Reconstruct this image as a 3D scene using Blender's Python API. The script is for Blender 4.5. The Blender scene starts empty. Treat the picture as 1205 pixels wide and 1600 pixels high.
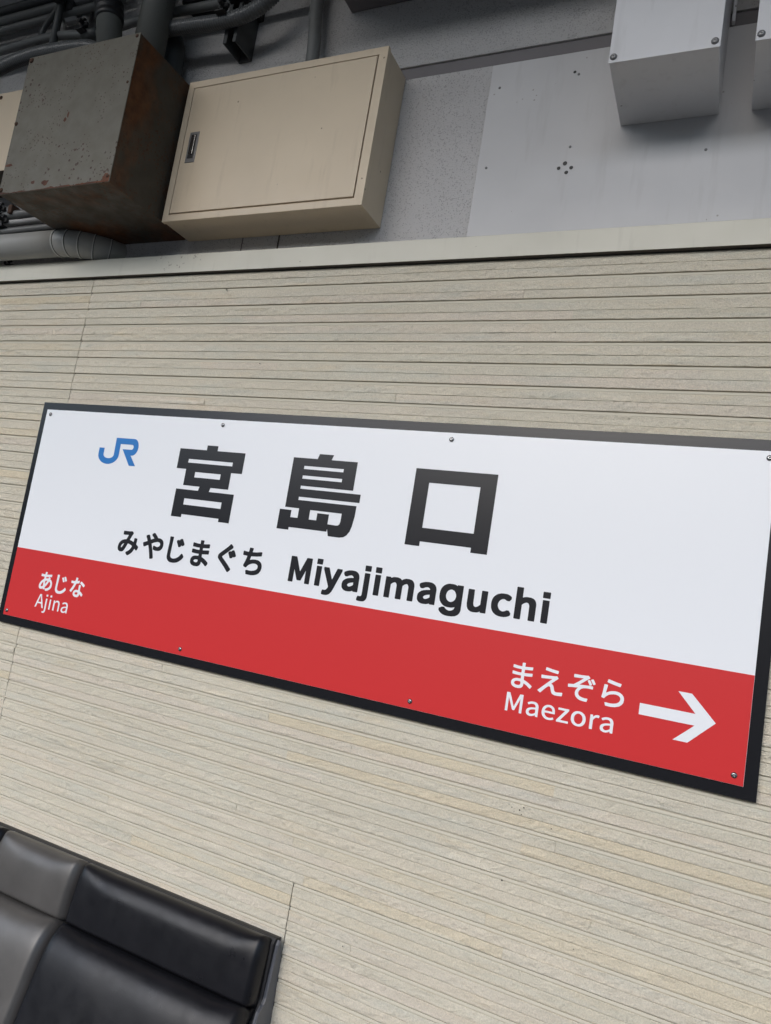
import bpy, bmesh, math, random
from mathutils import Vector, Matrix, noise

sc = bpy.context.scene
COL = sc.collection
ZO = 1.85                       # height of the sign panel's top edge above the platform floor
rng = random.Random(7)

# ---------------------------------------------------------------- camera
cd = bpy.data.cameras.new('camera')
cam = bpy.data.objects.new('camera', cd)
COL.objects.link(cam)
cd.sensor_fit = 'VERTICAL'
cd.sensor_height = 24.0
cd.lens = 24.0 * 1146.18 / 1600.0
cd.clip_start = 0.05
cd.clip_end = 2000.0
Rr = Vector((0.9004825, 0.4043675, 0.1600568))
Rd = Vector((0.1000262, 0.1655950, -0.9811081))
Rf = Vector((-0.4232328, 0.8994805, 0.1086681))
cam.matrix_world = Matrix(((Rr.x, -Rd.x, -Rf.x, 1.73509), (Rr.y, -Rd.y, -Rf.y, -1.40512),
                           (Rr.z, -Rd.z, -Rf.z, -0.35065 + ZO), (0, 0, 0, 1)))
sc.camera = cam

# ---------------------------------------------------------------- sky, sun, exposure
SUN_EL, SUN_AZ = math.radians(30), math.radians(192)     # azimuth from north (+Y), clockwise
world = bpy.data.worlds.new('World')
sc.world = world
world.use_nodes = True
wn = world.node_tree
wn.nodes.clear()
sky = wn.nodes.new('ShaderNodeTexSky')
sky.sky_type = 'NISHITA'
sky.sun_disc = False
sky.sun_elevation = SUN_EL
sky.sun_rotation = SUN_AZ
sky.air_density = 1.0
sky.dust_density = 1.0
sky.ozone_density = 1.0
bg = wn.nodes.new('ShaderNodeBackground')
bg.inputs['Strength'].default_value = 0.15
wo = wn.nodes.new('ShaderNodeOutputWorld')
wn.links.new(sky.outputs[0], bg.inputs[0])
wn.links.new(bg.outputs[0], wo.inputs[0])

sl = bpy.data.lights.new('sun', 'SUN')
sun = bpy.data.objects.new('sun', sl)
COL.objects.link(sun)
sl.energy = 1.3
sl.angle = math.radians(60)
sl.color = (1.0, 0.98, 0.965)
sdir = Vector((math.sin(SUN_AZ) * math.cos(SUN_EL), math.cos(SUN_AZ) * math.cos(SUN_EL), math.sin(SUN_EL)))
sun.rotation_euler = sdir.to_track_quat('Z', 'Y').to_euler()
sun.location = (0, -6, 8)

sc.view_settings.view_transform = 'Standard'
sc.view_settings.look = 'None'
sc.view_settings.gamma = 1.0
sc.view_settings.use_curve_mapping = False
sc.view_settings.exposure = 0.92
sc.cycles.max_bounces = 8

# ---------------------------------------------------------------- materials
def mat(name, color, rough=0.6, metal=0.0, spec=0.5, build=None):
    m = bpy.data.materials.new(name)
    m.use_nodes = True
    nt = m.node_tree
    b = nt.nodes['Principled BSDF']
    b.inputs['Base Color'].default_value = (*color, 1)
    b.inputs['Roughness'].default_value = rough
    b.inputs['Metallic'].default_value = metal
    b.inputs['Specular IOR Level'].default_value = spec
    if build:
        build(nt, b)
    return m

def N(nt, t, **kw):
    n = nt.nodes.new(t)
    for k, v in kw.items():
        if k in n.inputs.keys():
            n.inputs[k].default_value = v
        else:
            setattr(n, k, v)
    return n

def pos(nt, scale=(1, 1, 1)):
    g = nt.nodes.new('ShaderNodeNewGeometry')
    m = nt.nodes.new('ShaderNodeMapping')
    m.inputs['Scale'].default_value = scale
    nt.links.new(g.outputs['Position'], m.inputs['Vector'])
    return m.outputs[0]

def noise_n(nt, vec, scale, detail=4, rough=0.55):
    n = N(nt, 'ShaderNodeTexNoise')
    n.inputs['Scale'].default_value = scale
    n.inputs['Detail'].default_value = detail
    n.inputs['Roughness'].default_value = rough
    nt.links.new(vec, n.inputs['Vector'])
    return n.outputs['Fac']

def ramp(nt, fac, stops):
    r = N(nt, 'ShaderNodeValToRGB')
    e = r.color_ramp.elements
    while len(e) < len(stops):
        e.new(0.5)
    for i, (p, c) in enumerate(stops):
        e[i].position = p
        e[i].color = (*c, 1) if len(c) == 3 else c
    nt.links.new(fac, r.inputs['Fac'])
    return r.outputs['Color']

def mixc(nt, fac, a, b, mode='MIX'):
    m = nt.nodes.new('ShaderNodeMix')
    m.data_type = 'RGBA'
    m.blend_type = mode
    for sock, v in ((m.inputs[0], fac), (m.inputs[6], a), (m.inputs[7], b)):
        if hasattr(v, 'links'):
            nt.links.new(v, sock)
        elif isinstance(v, (int, float)):
            sock.default_value = v
        else:
            sock.default_value = (*v, 1)
    return m.outputs[2]

def bump(nt, b, height, strength=0.3, dist=0.001):
    n = N(nt, 'ShaderNodeBump')
    n.inputs['Strength'].default_value = strength
    n.inputs['Distance'].default_value = dist
    nt.links.new(height, n.inputs['Height'])
    prev = b.inputs['Normal'].links
    if prev:
        nt.links.new(prev[0].from_socket, n.inputs['Normal'])
    nt.links.new(n.outputs[0], b.inputs['Normal'])

def math_n(nt, op, a, b=0.0, clamp=False):
    n = N(nt, 'ShaderNodeMath')
    n.operation = op
    n.use_clamp = clamp
    for s, v in ((n.inputs[0], a), (n.inputs[1], b)):
        if hasattr(v, 'links'):
            nt.links.new(v, s)
        else:
            s.default_value = v
    return n.outputs[0]

def siding_build(nt, b):
    oi = N(nt, 'ShaderNodeObjectInfo')
    tint = ramp(nt, oi.outputs['Random'], [(0.0, (.645, .592, .472)), (0.35, (.68, .617, .492)), (0.6, (.66, .607, .487)),
                                            (0.8, (.69, .612, .497)), (0.94, (.675, .612, .482)), (0.98, (.69, .60, .44)), (1.0, (.69, .60, .44))])
    v = pos(nt, (1, 1, 1))
    vs = pos(nt, (2.2, 1, 16))
    blot = ramp(nt, noise_n(nt, vs, 3.0, 3), [(0.55, (0, 0, 0)), (0.70, (1, 1, 1))])
    green = ramp(nt, noise_n(nt, vs, 2.1, 3), [(0.5, (0, 0, 0)), (0.72, (1, 1, 1))])
    c = mixc(nt, math_n(nt, 'MULTIPLY', blot, 0.5), tint, (.68, .58, .42))
    c = mixc(nt, math_n(nt, 'MULTIPLY', green, 0.5), c, (.58, .58, .50))
    fine = ramp(nt, noise_n(nt, v, 420, 3), [(0.3, (.84, .84, .84)), (0.7, (1.2, 1.2, 1.2))])
    c = mixc(nt, 0.75, c, fine, 'MULTIPLY')
    sp = N(nt, 'ShaderNodeTexVoronoi')
    sp.inputs['Scale'].default_value = 55
    nt.links.new(v, sp.inputs['Vector'])
    gate = noise_n(nt, v, 9, 2)
    speck = math_n(nt, 'MULTIPLY', math_n(nt, 'LESS_THAN', sp.outputs['Distance'], 0.085),
                   math_n(nt, 'GREATER_THAN', gate, 0.68))
    c = mixc(nt, math_n(nt, 'MULTIPLY', speck, 0.65), c, (.12, .10, .08))
    grime = ramp(nt, noise_n(nt, pos(nt, (1.0, 1, 2.5)), 1.7, 5), [(0.35, (.90, .90, .90)), (0.7, (1, 1, 1))])
    c = mixc(nt, 0.8, c, grime, 'MULTIPLY')
    nt.links.new(c, b.inputs['Base Color'])
    vz = pos(nt, (1, 1, 1.25))
    h1 = noise_n(nt, vz, 70, 7, 0.72)
    w = N(nt, 'ShaderNodeTexNoise')
    w.noise_type = 'RIDGED_MULTIFRACTAL'
    w.inputs['Scale'].default_value = 26
    w.inputs['Detail'].default_value = 5
    w.inputs['Roughness'].default_value = 0.6
    nt.links.new(pos(nt, (1, 1, 1.4)), w.inputs['Vector'])
    crk = ramp(nt, w.outputs['Fac'], [(0.55, (0, 0, 0)), (0.95, (1, 1, 1))])
    roughzone = ramp(nt, noise_n(nt, pos(nt, (3, 1, 14)), 2.4, 2), [(0.45, (.25,) * 3), (0.6, (1, 1, 1))])
    bump(nt, b, h1, 0.9, 0.006)
    bump(nt, b, mixc(nt, 1.0, crk, roughzone, 'MULTIPLY'), 0.9, 0.0045)
    h2 = noise_n(nt, v, 600, 3, 0.6)
    bump(nt, b, h2, 0.35, 0.0008)

M = {}
M['siding'] = mat('siding stone print', (.46, .44, .38), 0.8, 0, 0.25, siding_build)
M['sealant'] = mat('brown sealant', (.045, .036, .028), 0.8)
M['grooveback'] = mat('siding groove', (.585, .54, .435), 0.75, 0, 0.25,
                      lambda nt, b: bump(nt, b, noise_n(nt, pos(nt), 300, 3), 0.3, 0.001))

def stucco(base, pit=0.7, coarse=150):
    def f(nt, b):
        v = pos(nt)
        big = ramp(nt, noise_n(nt, v, 2.2, 5), [(0.3, tuple(x * .86 for x in base)), (0.75, base)])
        vo = N(nt, 'ShaderNodeTexVoronoi')
        vo.inputs['Scale'].default_value = coarse
        nt.links.new(v, vo.inputs['Vector'])
        gate = noise_n(nt, v, coarse * 0.55, 2)
        p = math_n(nt, 'MULTIPLY', math_n(nt, 'LESS_THAN', vo.outputs['Distance'], 0.34),
                   math_n(nt, 'GREATER_THAN', gate, 0.5))
        c = mixc(nt, math_n(nt, 'MULTIPLY', p, pit), big, tuple(x * .25 for x in base))
        nt.links.new(c, b.inputs['Base Color'])
        h = math_n(nt, 'SUBTRACT', noise_n(nt, v, coarse * 1.1, 4, 0.65), math_n(nt, 'MULTIPLY', p, 0.6))
        bump(nt, b, h, 1.0, 0.004)
    return f
M['stucco'] = mat('grey stucco wall', (.40, .40, .43), 0.85, 0, 0.2, stucco((.60, .585, .575), .45, 260))
M['stucco_fine'] = mat('grey stucco coarse', (.44, .44, .46), 0.85, 0, 0.2, stucco((.54, .53, .52), 0.35, 240))
def speckle_paint(base, dirt=(.2, .18, .15), amt=.6, thr=.66, sc_=70, big=.9, scuff=None):
    def f(nt, b):
        v = pos(nt)
        bb = ramp(nt, noise_n(nt, v, 3.5, 5), [(0.3, tuple(x * big for x in base)), (0.7, base)])
        vo = N(nt, 'ShaderNodeTexVoronoi')
        vo.inputs['Scale'].default_value = sc_
        nt.links.new(v, vo.inputs['Vector'])
        p = math_n(nt, 'MULTIPLY', math_n(nt, 'LESS_THAN', vo.outputs['Distance'], 0.12),
                   math_n(nt, 'GREATER_THAN', noise_n(nt, v, 14, 3), thr))
        st = ramp(nt, noise_n(nt, pos(nt, (1, 1, .12)), 40, 4), [(0.58, (0, 0, 0)), (0.8, (1, 1, 1))])
        c = mixc(nt, math_n(nt, 'MULTIPLY', st, 0.18), bb, dirt)
        c = mixc(nt, math_n(nt, 'MULTIPLY', p, amt), c, dirt)
        if scuff:                                        # a scuffed, flaked stretch between two x positions
            sx = nt.nodes.new('ShaderNodeSeparateXYZ')
            nt.links.new(v, sx.inputs[0])
            inr = math_n(nt, 'MULTIPLY', math_n(nt, 'GREATER_THAN', sx.outputs[0], scuff[0]), math_n(nt, 'LESS_THAN', sx.outputs[0], scuff[1]))
            fl = math_n(nt, 'GREATER_THAN', noise_n(nt, v, 110, 5, .7), .60)
            pt = math_n(nt, 'GREATER_THAN', noise_n(nt, v, 22, 2), .50)
            c = mixc(nt, math_n(nt, 'MULTIPLY', math_n(nt, 'MULTIPLY', inr, math_n(nt, 'MULTIPLY', fl, pt)), .6), c, dirt)
        nt.links.new(c, b.inputs['Base Color'])
        bump(nt, b, noise_n(nt, v, 500, 3), 0.12, 0.0005)
        nt.links.new(ramp(nt, noise_n(nt, v, 20, 4), [(0.3, (.36,) * 3), (0.7, (.55,) * 3)]), b.inputs['Roughness'])
    return f
M['board'] = mat('smooth white board', (.47, .48, .53), 0.6, 0, 0.3, speckle_paint((.535, .53, .53), sc_=60, thr=.62))
M['joint'] = mat('joint sealant', (.22, .21, .21), 0.8, 0, 0.3, speckle_paint((.17, .16, .165)))
M['trim'] = mat('cream painted trim', (.50, .49, .42), 0.45, 0, 0.4, speckle_paint((.62, .595, .50), (.16, .13, .10), .8, .66, 90, .9, (.28, .44)))
M['trimdark'] = mat('cap shade and dark joint', (.07, .06, .05), 0.7)  # shade under the cap put into the colour; also fills a dark wall joint
M['cabinet'] = mat('cream cabinet enamel', (.46, .40, .30), 0.4, 0, 0.5, speckle_paint((.64, .53, .385), (.14, .09, .05), .7, .64, 45))
M['cabinet_gap'] = mat('cabinet rebate', (.015, .01, .007), 0.8)
M['whitebox'] = mat('white enamel', (.60, .61, .64), 0.45, 0, 0.4, speckle_paint((.66, .66, .67), (.2, .18, .16), .7, .62, 50))

def rusty(base, rustc, spots, cover):
    def f(nt, b):
        v = pos(nt)
        bb = ramp(nt, noise_n(nt, v, 5, 5), [(0.3, tuple(x * .85 for x in base)), (0.7, base)])
        pat = ramp(nt, noise_n(nt, pos(nt, (1, 1, .6)), 6, 6, 0.6), [(cover, (0, 0, 0)), (cover + .14, (1, 1, 1))])
        rc = ramp(nt, noise_n(nt, v, 45, 5), [(0.3, tuple(x * .45 for x in rustc)), (0.7, rustc)])
        c = mixc(nt, pat, bb, rc)
        for s, t, g in spots:
            vo = N(nt, 'ShaderNodeTexVoronoi')
            vo.inputs['Scale'].default_value = s
            w = N(nt, 'ShaderNodeVectorMath')
            w.operation = 'ADD'
            wob = N(nt, 'ShaderNodeTexNoise')
            wob.inputs['Scale'].default_value = s * 1.5
            nt.links.new(v, wob.inputs['Vector'])
            sca = N(nt, 'ShaderNodeVectorMath')
            sca.operation = 'SCALE'
            sca.inputs['Scale'].default_value = 0.35 / s
            nt.links.new(wob.outputs['Color'], sca.inputs[0])
            nt.links.new(v, w.inputs[0])
            nt.links.new(sca.outputs[0], w.inputs[1])
            nt.links.new(w.outputs[0], vo.inputs['Vector'])
            p = math_n(nt, 'MULTIPLY', math_n(nt, 'LESS_THAN', vo.outputs['Distance'], t),
                       math_n(nt, 'GREATER_THAN', noise_n(nt, v, s * .13, 2), g))
            c = mixc(nt, math_n(nt, 'MULTIPLY', p, .9), c, mixc(nt, noise_n(nt, v, s * .3), (.015, .012, .01), rustc))
        nt.links.new(c, b.inputs['Base Color'])
        bump(nt, b, noise_n(nt, v, 120, 5), 0.25, 0.0015)
        nt.links.new(ramp(nt, noise_n(nt, v, 25, 4), [(0.3, (.42,) * 3), (0.7, (.75,) * 3)]), b.inputs['Roughness'])
    return f
M['rustface'] = mat('grey green paint with rust specks', (.16, .18, .17), 0.6, 0, 0.4,
                    rusty((.135, .125, .098), (.085, .035, .018), [(52, .19, .50), (26, .12, .52), (120, .22, .50)], .80))
M['rustside'] = mat('rusted paint', (.10, .08, .06), 0.75, 0, 0.3,
                    rusty((.065, .055, .042), (.13, .052, .02), [(60, .15, .55), (110, .3, .5)], .47))
M['rustedge'] = mat('bare rust', (.13, .05, .03), 0.9, 0, 0.2,
                    rusty((.07, .032, .022), (.17, .062, .03), [], .42))
M['conduit'] = mat('grey painted conduit', (.10, .11, .115), 0.45, 0, 0.5, speckle_paint((.17, .175, .17), (.03, .025, .02), .5, .6, 90, .75))
M['conduit_dark'] = mat('dark conduit', (.045, .05, .052), 0.5, 0, 0.5, speckle_paint((.07, .075, .075), (.02, .015, .012), .5, .6, 90, .7))
M['conduit_light'] = mat('pale conduit', (.30, .30, .29), 0.5, 0, 0.5, speckle_paint((.55, .54, .52), (.06, .05, .04), .5, .6, 90, .75))
M['flex'] = mat('ribbed grey hose', (.12, .125, .125), 0.34, 0, 0.5)
M['greypipe'] = mat('grey pvc pipe', (.22, .235, .225), 0.38, 0, 0.5, speckle_paint((.42, .42, .395), (.07, .06, .05), .5, .6, 60, .85))
M['ring'] = mat('pipe bead highlight', (.60, .60, .57), .4)  # the thin highlight along each elbow ring, put into its colour
M['bigpipe'] = mat('dull grey pipe', (.12, .125, .115), 0.55, 0, 0.4, speckle_paint((.125, .13, .12), (.04, .03, .02), .5, .6, 60, .75))
M['tape'] = mat('black tape', (.012, .012, .013), 0.45)
M['black'] = mat('black steel', (.018, .018, .018), 0.55)
M['steel'] = mat('steel', (.30, .30, .30), 0.22, 1.0)
M['zinc'] = mat('dull zinc', (.22, .22, .22), 0.45, 0.8)
M['rustbolt'] = mat('rusty bolt', (.07, .035, .02), 0.85)

# sign
M['signwhite'] = mat('white sign film', (.84, .85, .865), 0.30, 0, 0.45)
M['signred'] = mat('red sign film', (.62, .033, .034), 0.30, 0, 0.45)
M['signblack'] = mat('black frame sheet', (.010, .010, .012), 0.26, 0, 0.36)
M['ink'] = mat('charcoal print', (.014, .014, .017), 0.28, 0, 0.34)
M['blueink'] = mat('blue print', (.008, .17, .50), 0.32, 0, 0.45)
M['whiteink'] = mat('white print', (.84, .85, .865), 0.32, 0, 0.45)

def leather(base, r0=.34, r1=.5):
    def f(nt, b):
        v = pos(nt)
        c = ramp(nt, noise_n(nt, v, 14, 5), [(0.3, tuple(x * .85 for x in base)), (0.7, tuple(x * 1.15 for x in base))])
        nt.links.new(c, b.inputs['Base Color'])
        bump(nt, b, noise_n(nt, v, 650, 3), 0.22, 0.0006)
        bump(nt, b, noise_n(nt, v, 12, 0), 0.10, 0.002)
        nt.links.new(ramp(nt, noise_n(nt, v, 30, 4), [(0.3, (r0,) * 3), (0.7, (r1,) * 3)]), b.inputs['Roughness'])
    return f
M['leather_black'] = mat('navy black vinyl', (.013, .014, .02), 0.38, 0, 0.3, leather((.0085, .0085, .0105), .27, .40))
M['leather_grey'] = mat('taupe grey vinyl', (.075, .07, .066), 0.4, 0, 0.5, leather((.075, .070, .065), .30, .42))
M['shell'] = mat('grey moulded shell', (.10, .105, .12), 0.45, 0, 0.5)
M['shell_dark'] = mat('dark shell', (.02, .02, .022), 0.6)
M['roof'] = mat('corrugated canopy steel', (.2, .2, .2), 0.6, 0, 0.3, speckle_paint((.20, .20, .20)))
M['added_hill'] = mat('added wooded slope', (.035, .045, .025), 0.9)
M['concrete'] = mat('concrete', (.25, .245, .23), 0.85)
M['floor'] = mat('platform asphalt', (.16, .155, .15), 0.85, 0, 0.3,
                 lambda nt, b: (nt.links.new(ramp(nt, noise_n(nt, pos(nt), 60, 5), [(0.3, (.045, .044, .042)), (0.7, (.085, .083, .08))]), b.inputs['Base Color']),
                                bump(nt, b, noise_n(nt, pos(nt), 200, 4), 0.4, 0.003)))
M['ballast'] = mat('track ballast', (.10, .09, .08), 0.9, 0, 0.2,
                   lambda nt, b: (nt.links.new(ramp(nt, noise_n(nt, pos(nt), 14, 6), [(0.3, (.05, .045, .04)), (0.7, (.15, .135, .12))]), b.inputs['Base Color']),
                                  bump(nt, b, noise_n(nt, pos(nt), 30, 5), 0.8, 0.03)))

# ---------------------------------------------------------------- helpers
def link(name, me, parent=None, loc=(0, 0, 0)):
    o = bpy.data.objects.new(name, me)
    COL.objects.link(o)
    if parent is not None:
        o.parent = parent
        o.location = Vector(loc) - wloc(parent)
    else:
        o.location = loc
    return o

def wloc(o):
    l = Vector(o.location)
    while o.parent is not None:
        o = o.parent
        l += Vector(o.location)
    return l

def obj(name, bm, m, parent=None, smooth=False, z0=True):
    """bm is in sign coordinates (z = 0 at the sign panel's top edge); the origin goes to the middle of the piece"""
    me = bpy.data.meshes.new(name)
    xs = [v.co for v in bm.verts]
    c = Vector((sum((min(v[i] for v in xs), max(v[i] for v in xs))) / 2 for i in range(3)))
    bmesh.ops.translate(bm, verts=bm.verts, vec=-c)
    bmesh.ops.recalc_face_normals(bm, faces=bm.faces)
    bm.to_mesh(me)
    bm.free()
    for mm in (m if isinstance(m, (list, tuple)) else [m]):
        me.materials.append(mm)
    if smooth:
        for p in me.polygons:
            p.use_smooth = True
    return link(name, me, parent, c + Vector((0, 0, ZO)))

def thing(name, label, cat, loc, group=None):
    o = bpy.data.objects.new(name, None)
    COL.objects.link(o)
    o.empty_display_size = 0.05
    o.location = Vector(loc) + Vector((0, 0, ZO))
    return tag(o, label, cat, group)

def tag(o, label, cat, group=None):
    o['label'] = label
    o['category'] = cat
    if group:
        o['group'] = group
    return o

def box_bm(x0, x1, y0, y1, z0, z1, bev=0.0, bm=None, seg=2):
    b = bmesh.new()
    r = bmesh.ops.create_cube(b, size=1)
    for v in b.verts:
        v.co = Vector(((x0 + x1) / 2 + v.co.x * (x1 - x0), (y0 + y1) / 2 + v.co.y * (y1 - y0), (z0 + z1) / 2 + v.co.z * (z1 - z0)))
    if bev:
        bmesh.ops.bevel(b, geom=list(b.edges), offset=bev, segments=seg, profile=0.6, affect='EDGES')
    return join(bm, b)

def join(bm, b):
    if bm is None:
        return b
    me = bpy.data.meshes.new('tmp')
    b.to_mesh(me)
    b.free()
    bm.from_mesh(me)
    bpy.data.meshes.remove(me)
    return bm

def smooth_path(pts, n=8):
    P = [Vector(p) for p in pts]
    if len(P) < 3:
        return [P[0].lerp(P[-1], i / n) for i in range(n + 1)]
    out = []
    Q = [P[0] * 2 - P[1]] + P + [P[-1] * 2 - P[-2]]
    for i in range(1, len(Q) - 2):
        for k in range(n):
            t = k / n
            a, b, c, d = Q[i - 1], Q[i], Q[i + 1], Q[i + 2]
            out.append(0.5 * ((2 * b) + (c - a) * t + (2 * a - 5 * b + 4 * c - d) * t * t + (3 * b - a - 3 * c + d) * t ** 3))
    out.append(P[-1])
    return out

def tube_bm(path, r, seg=14, caps=True, bm=None, rib=None):
    """rib = (pitch, amplitude) makes a corrugated hose"""
    P = [Vector(p) for p in path]
    if rib:
        L = [0]
        for a, b in zip(P, P[1:]):
            L.append(L[-1] + (b - a).length)
        n = max(4, int(L[-1] / rib[0] * 4))
        Q = []
        j = 0
        for i in range(n + 1):
            s = L[-1] * i / n
            while j < len(P) - 2 and L[j + 1] < s:
                j += 1
            Q.append(P[j].lerp(P[j + 1], (s - L[j]) / max(1e-9, L[j + 1] - L[j])))
        P = Q
    b = bmesh.new()
    rings = []
    T0 = (P[1] - P[0]).normalized()
    nrm = T0.orthogonal().normalized()
    for i, p in enumerate(P):
        T = (P[min(i + 1, len(P) - 1)] - P[max(i - 1, 0)]).normalized()
        nrm = (nrm - T * nrm.dot(T)).normalized()
        bi = T.cross(nrm)
        rr = r(i / (len(P) - 1)) if callable(r) else r
        if rib:
            rr += rib[1] * (1, .6, -1, .6)[i % 4]
        rings.append([b.verts.new(p + (nrm * math.cos(2 * math.pi * k / seg) + bi * math.sin(2 * math.pi * k / seg)) * rr) for k in range(seg)])
    for a, c in zip(rings, rings[1:]):
        for k in range(seg):
            b.faces.new((a[k], a[(k + 1) % seg], c[(k + 1) % seg], c[k]))
    if caps:
        b.faces.new(rings[0])
        b.faces.new(rings[-1])
    return join(bm, b)

_screw = {}
def screw(parent, loc, r=0.0045, m=None, name='screw', axis='Y'):
    """domed cross-head screw facing -Y"""
    key = (round(r, 5), (m or M['steel']).name)
    if key not in _screw:
        b = bmesh.new()
        prof = [(1.0, 0), (1.0, .18), (.86, .42), (.55, .6), (.3, .64)]
        rings = [[b.verts.new((r * a * math.cos(t * math.pi / 8), -r * h, r * a * math.sin(t * math.pi / 8))) for t in range(16)] for a, h in prof]
        for p, q in zip(rings, rings[1:]):
            for k in range(16):
                b.faces.new((p[k], p[(k + 1) % 16], q[(k + 1) % 16], q[k]))
        # recessed cross
        c = b.verts.new((0, -r * .25, 0))
        inner = [b.verts.new((r * (.3 if t % 4 == 0 else .12) * math.cos(t * math.pi / 8) * .95, -r * .5, r * (.3 if t % 4 == 0 else .12) * math.sin(t * math.pi / 8) * .95)) for t in range(16)]
        for k in range(16):
            b.faces.new((rings[-1][k], rings[-1][(k + 1) % 16], inner[(k + 1) % 16], inner[k]))
            b.faces.new((inner[k], inner[(k + 1) % 16], c))
        bmesh.ops.recalc_face_normals(b, faces=b.faces)
        me = bpy.data.meshes.new(name)
        b.to_mesh(me)
        b.free()
        me.materials.append(m or M['steel'])
        for p in me.polygons:
            p.use_smooth = True
        _screw[key] = me
    o = link(name, _screw[key], parent, Vector(loc) + Vector((0, 0, ZO)))
    o.rotation_euler = (0, rng.uniform(0, 1.5), 0)
    return o

def flat(name, loops, m, parent, y, thick=0.0002):
    """flat print: outlines (x, z) filled, with holes, as one thin sheet facing -Y"""
    cu = bpy.data.curves.new(name, 'CURVE')
    cu.dimensions = '2D'
    cu.fill_mode = 'FRONT' if thick == 0 else 'BOTH'
    cu.extrude = thick / 2
    xs = [p[0] for l in loops for p in l]
    zs = [p[1] for l in loops for p in l]
    cx, cz = (min(xs) + max(xs)) / 2, (min(zs) + max(zs)) / 2
    for l in loops:
        s = cu.splines.new('POLY')
        s.points.add(len(l) - 1)
        for pt, (x, z) in zip(s.points, l):
            pt.co = (x - cx, z - cz, 0, 1)
        s.use_cyclic_u = True
    t = bpy.data.objects.new('tmp', cu)
    COL.objects.link(t)
    bpy.context.view_layer.update()
    me = bpy.data.meshes.new_from_object(t.evaluated_get(bpy.context.evaluated_depsgraph_get()))
    bpy.data.objects.remove(t)
    bpy.data.curves.remove(cu)
    me.transform(Matrix.Rotation(math.radians(90), 4, 'X'))
    me.name = name
    me.materials.clear()
    me.materials.append(m)
    return link(name, me, parent, Vector((cx, y, cz + ZO)))

def prism_bm(poly, x0, x1, bm=None):
    """polygon in (y, z) extruded along x"""
    b = bmesh.new()
    A = [b.verts.new((x0, y, z)) for y, z in poly]
    B_ = [b.verts.new((x1, y, z)) for y, z in poly]
    n = len(poly)
    for i in range(n):
        b.faces.new((A[i], A[(i + 1) % n], B_[(i + 1) % n], B_[i]))
    b.faces.new(A)
    b.faces.new(B_)
    return join(bm, b)

# ================================================================ the large structure
Y0 = 0.012           # face of the siding
YW = 0.045           # face of the stuccoed wall above it
def struct(name, bm, m, parent=None):
    o = obj(name, bm, m, parent)
    if parent is None:
        o['kind'] = 'structure'
    return o

ground = struct('ground', box_bm(-400, 400, -400, 60, -3.3, -2.95), M['ballast'])
platform = struct('platform_floor', box_bm(-14, 14, -3.6, 0.3, -2.945, -1.85, 0.01), M['floor'])

added_hill = bmesh.new()  # unseen slope, added to block the bright low sky in reflections
rows_ = []
for j, (yy, hh) in enumerate(((-38, -3.2), (-50, 6), (-80, 17), (-110, 24), (-200, 20))):
    rows_.append([added_hill.verts.new((x_ * 10.0, yy, hh * (1 + .35 * noise.noise(Vector((x_ * .35, j, 0)))))) for x_ in range(-35, 36)])
for p_, q_ in zip(rows_, rows_[1:]):
    for i in range(70):
        added_hill.faces.new((p_[i], p_[i + 1], q_[i + 1], q_[i]))
struct('added_hills', added_hill, M['added_hill'])
struct('added_opposite_platform', box_bm(-60, 60, -17, -12, -2.945, -1.85), M['concrete'])  # unseen slab across the tracks, added as something dark to reflect

roof = thing('platform_roof', 'pale steel canopy roof over the platform in front of the wall', 'roof', (0, -1.7, 1.95))
obj('roof_deck', box_bm(-14, 14, -2.7, 0.3, 1.97, 2.05), M['roof'], roof)
for i in range(8):
    x = -10.5 + 3 * i
    obj('roof_beam', box_bm(x - .06, x + .06, -2.65, 0.03, 1.82, 1.968), M['roof'], roof)

# ---- stuccoed wall above the siding
wall = thing('upper_wall', 'grey pitted stucco wall above the cream siding', 'wall', (0.6, 0.17, -1.85))
jt, jb = 0.912, 0.882                                   # long horizontal joint
o = obj('wall_base', box_bm(-14, 14, YW + .001, .3, -1.849, jb), M['stucco'], wall)
obj('wall_top', box_bm(-14, 14, YW - .004, .3, jt, 1.96, .002), M['stucco_fine'], wall)
obj('joint', box_bm(-14, 14, YW + .0015, .29, jb + .0005, jt - .0005), M['joint'], wall)
bo = obj('cover_board', box_bm(1.143, 3.4, YW - .006, YW + .0005, .40, .876, .0008), M['board'], wall)
bo['label'] = 'smooth pale blue grey board with drilled holes'
for x, w_ in ((.5212, .0016), (.6343, .0034)):
    obj('joint', box_bm(x - w_ / 2, x + w_ / 2, YW - .0012, YW + .0008, .40, .60), M['trimdark'] if w_ > .002 else M['joint'], wall)
def hole(x, z, r, m):
    b = bmesh.new()
    n = 12
    R = [b.verts.new((x + r * math.cos(2 * math.pi * k / n), YW - .0065, z + r * math.sin(2 * math.pi * k / n))) for k in range(n)]
    S = [b.verts.new((x + r * .75 * math.cos(2 * math.pi * k / n), YW - .0062, z + r * .75 * math.sin(2 * math.pi * k / n))) for k in range(n)]
    c = b.verts.new((x, YW - .0061, z))
    for k in range(n):
        b.faces.new((R[k], R[(k + 1) % n], S[(k + 1) % n], S[k]))
        b.faces.new((S[k], S[(k + 1) % n], c))
    obj('screw_hole', b, m, wall)
for x, z, r in ((1.342, .6135, .0048), (1.3298, .6035, .004), (1.3566, .602, .0042), (1.3474, .592, .0042), (1.335, .8279, .0034)):
    hole(x, z, r, M['black'])
for x, z in ((1.3442, .8213), (1.1672, .817), (1.1646, .6218), (1.3478, .6511), (1.6199, .6125)):
    screw(wall, (x, YW - .006, z), .0030, M['zinc'])
# underside of the beam that crosses the top of the wall
struct('ceiling_beam', box_bm(.733, 14, -.33, YW - .0045, 1.094, 1.32, .004), M['joint'])

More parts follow.
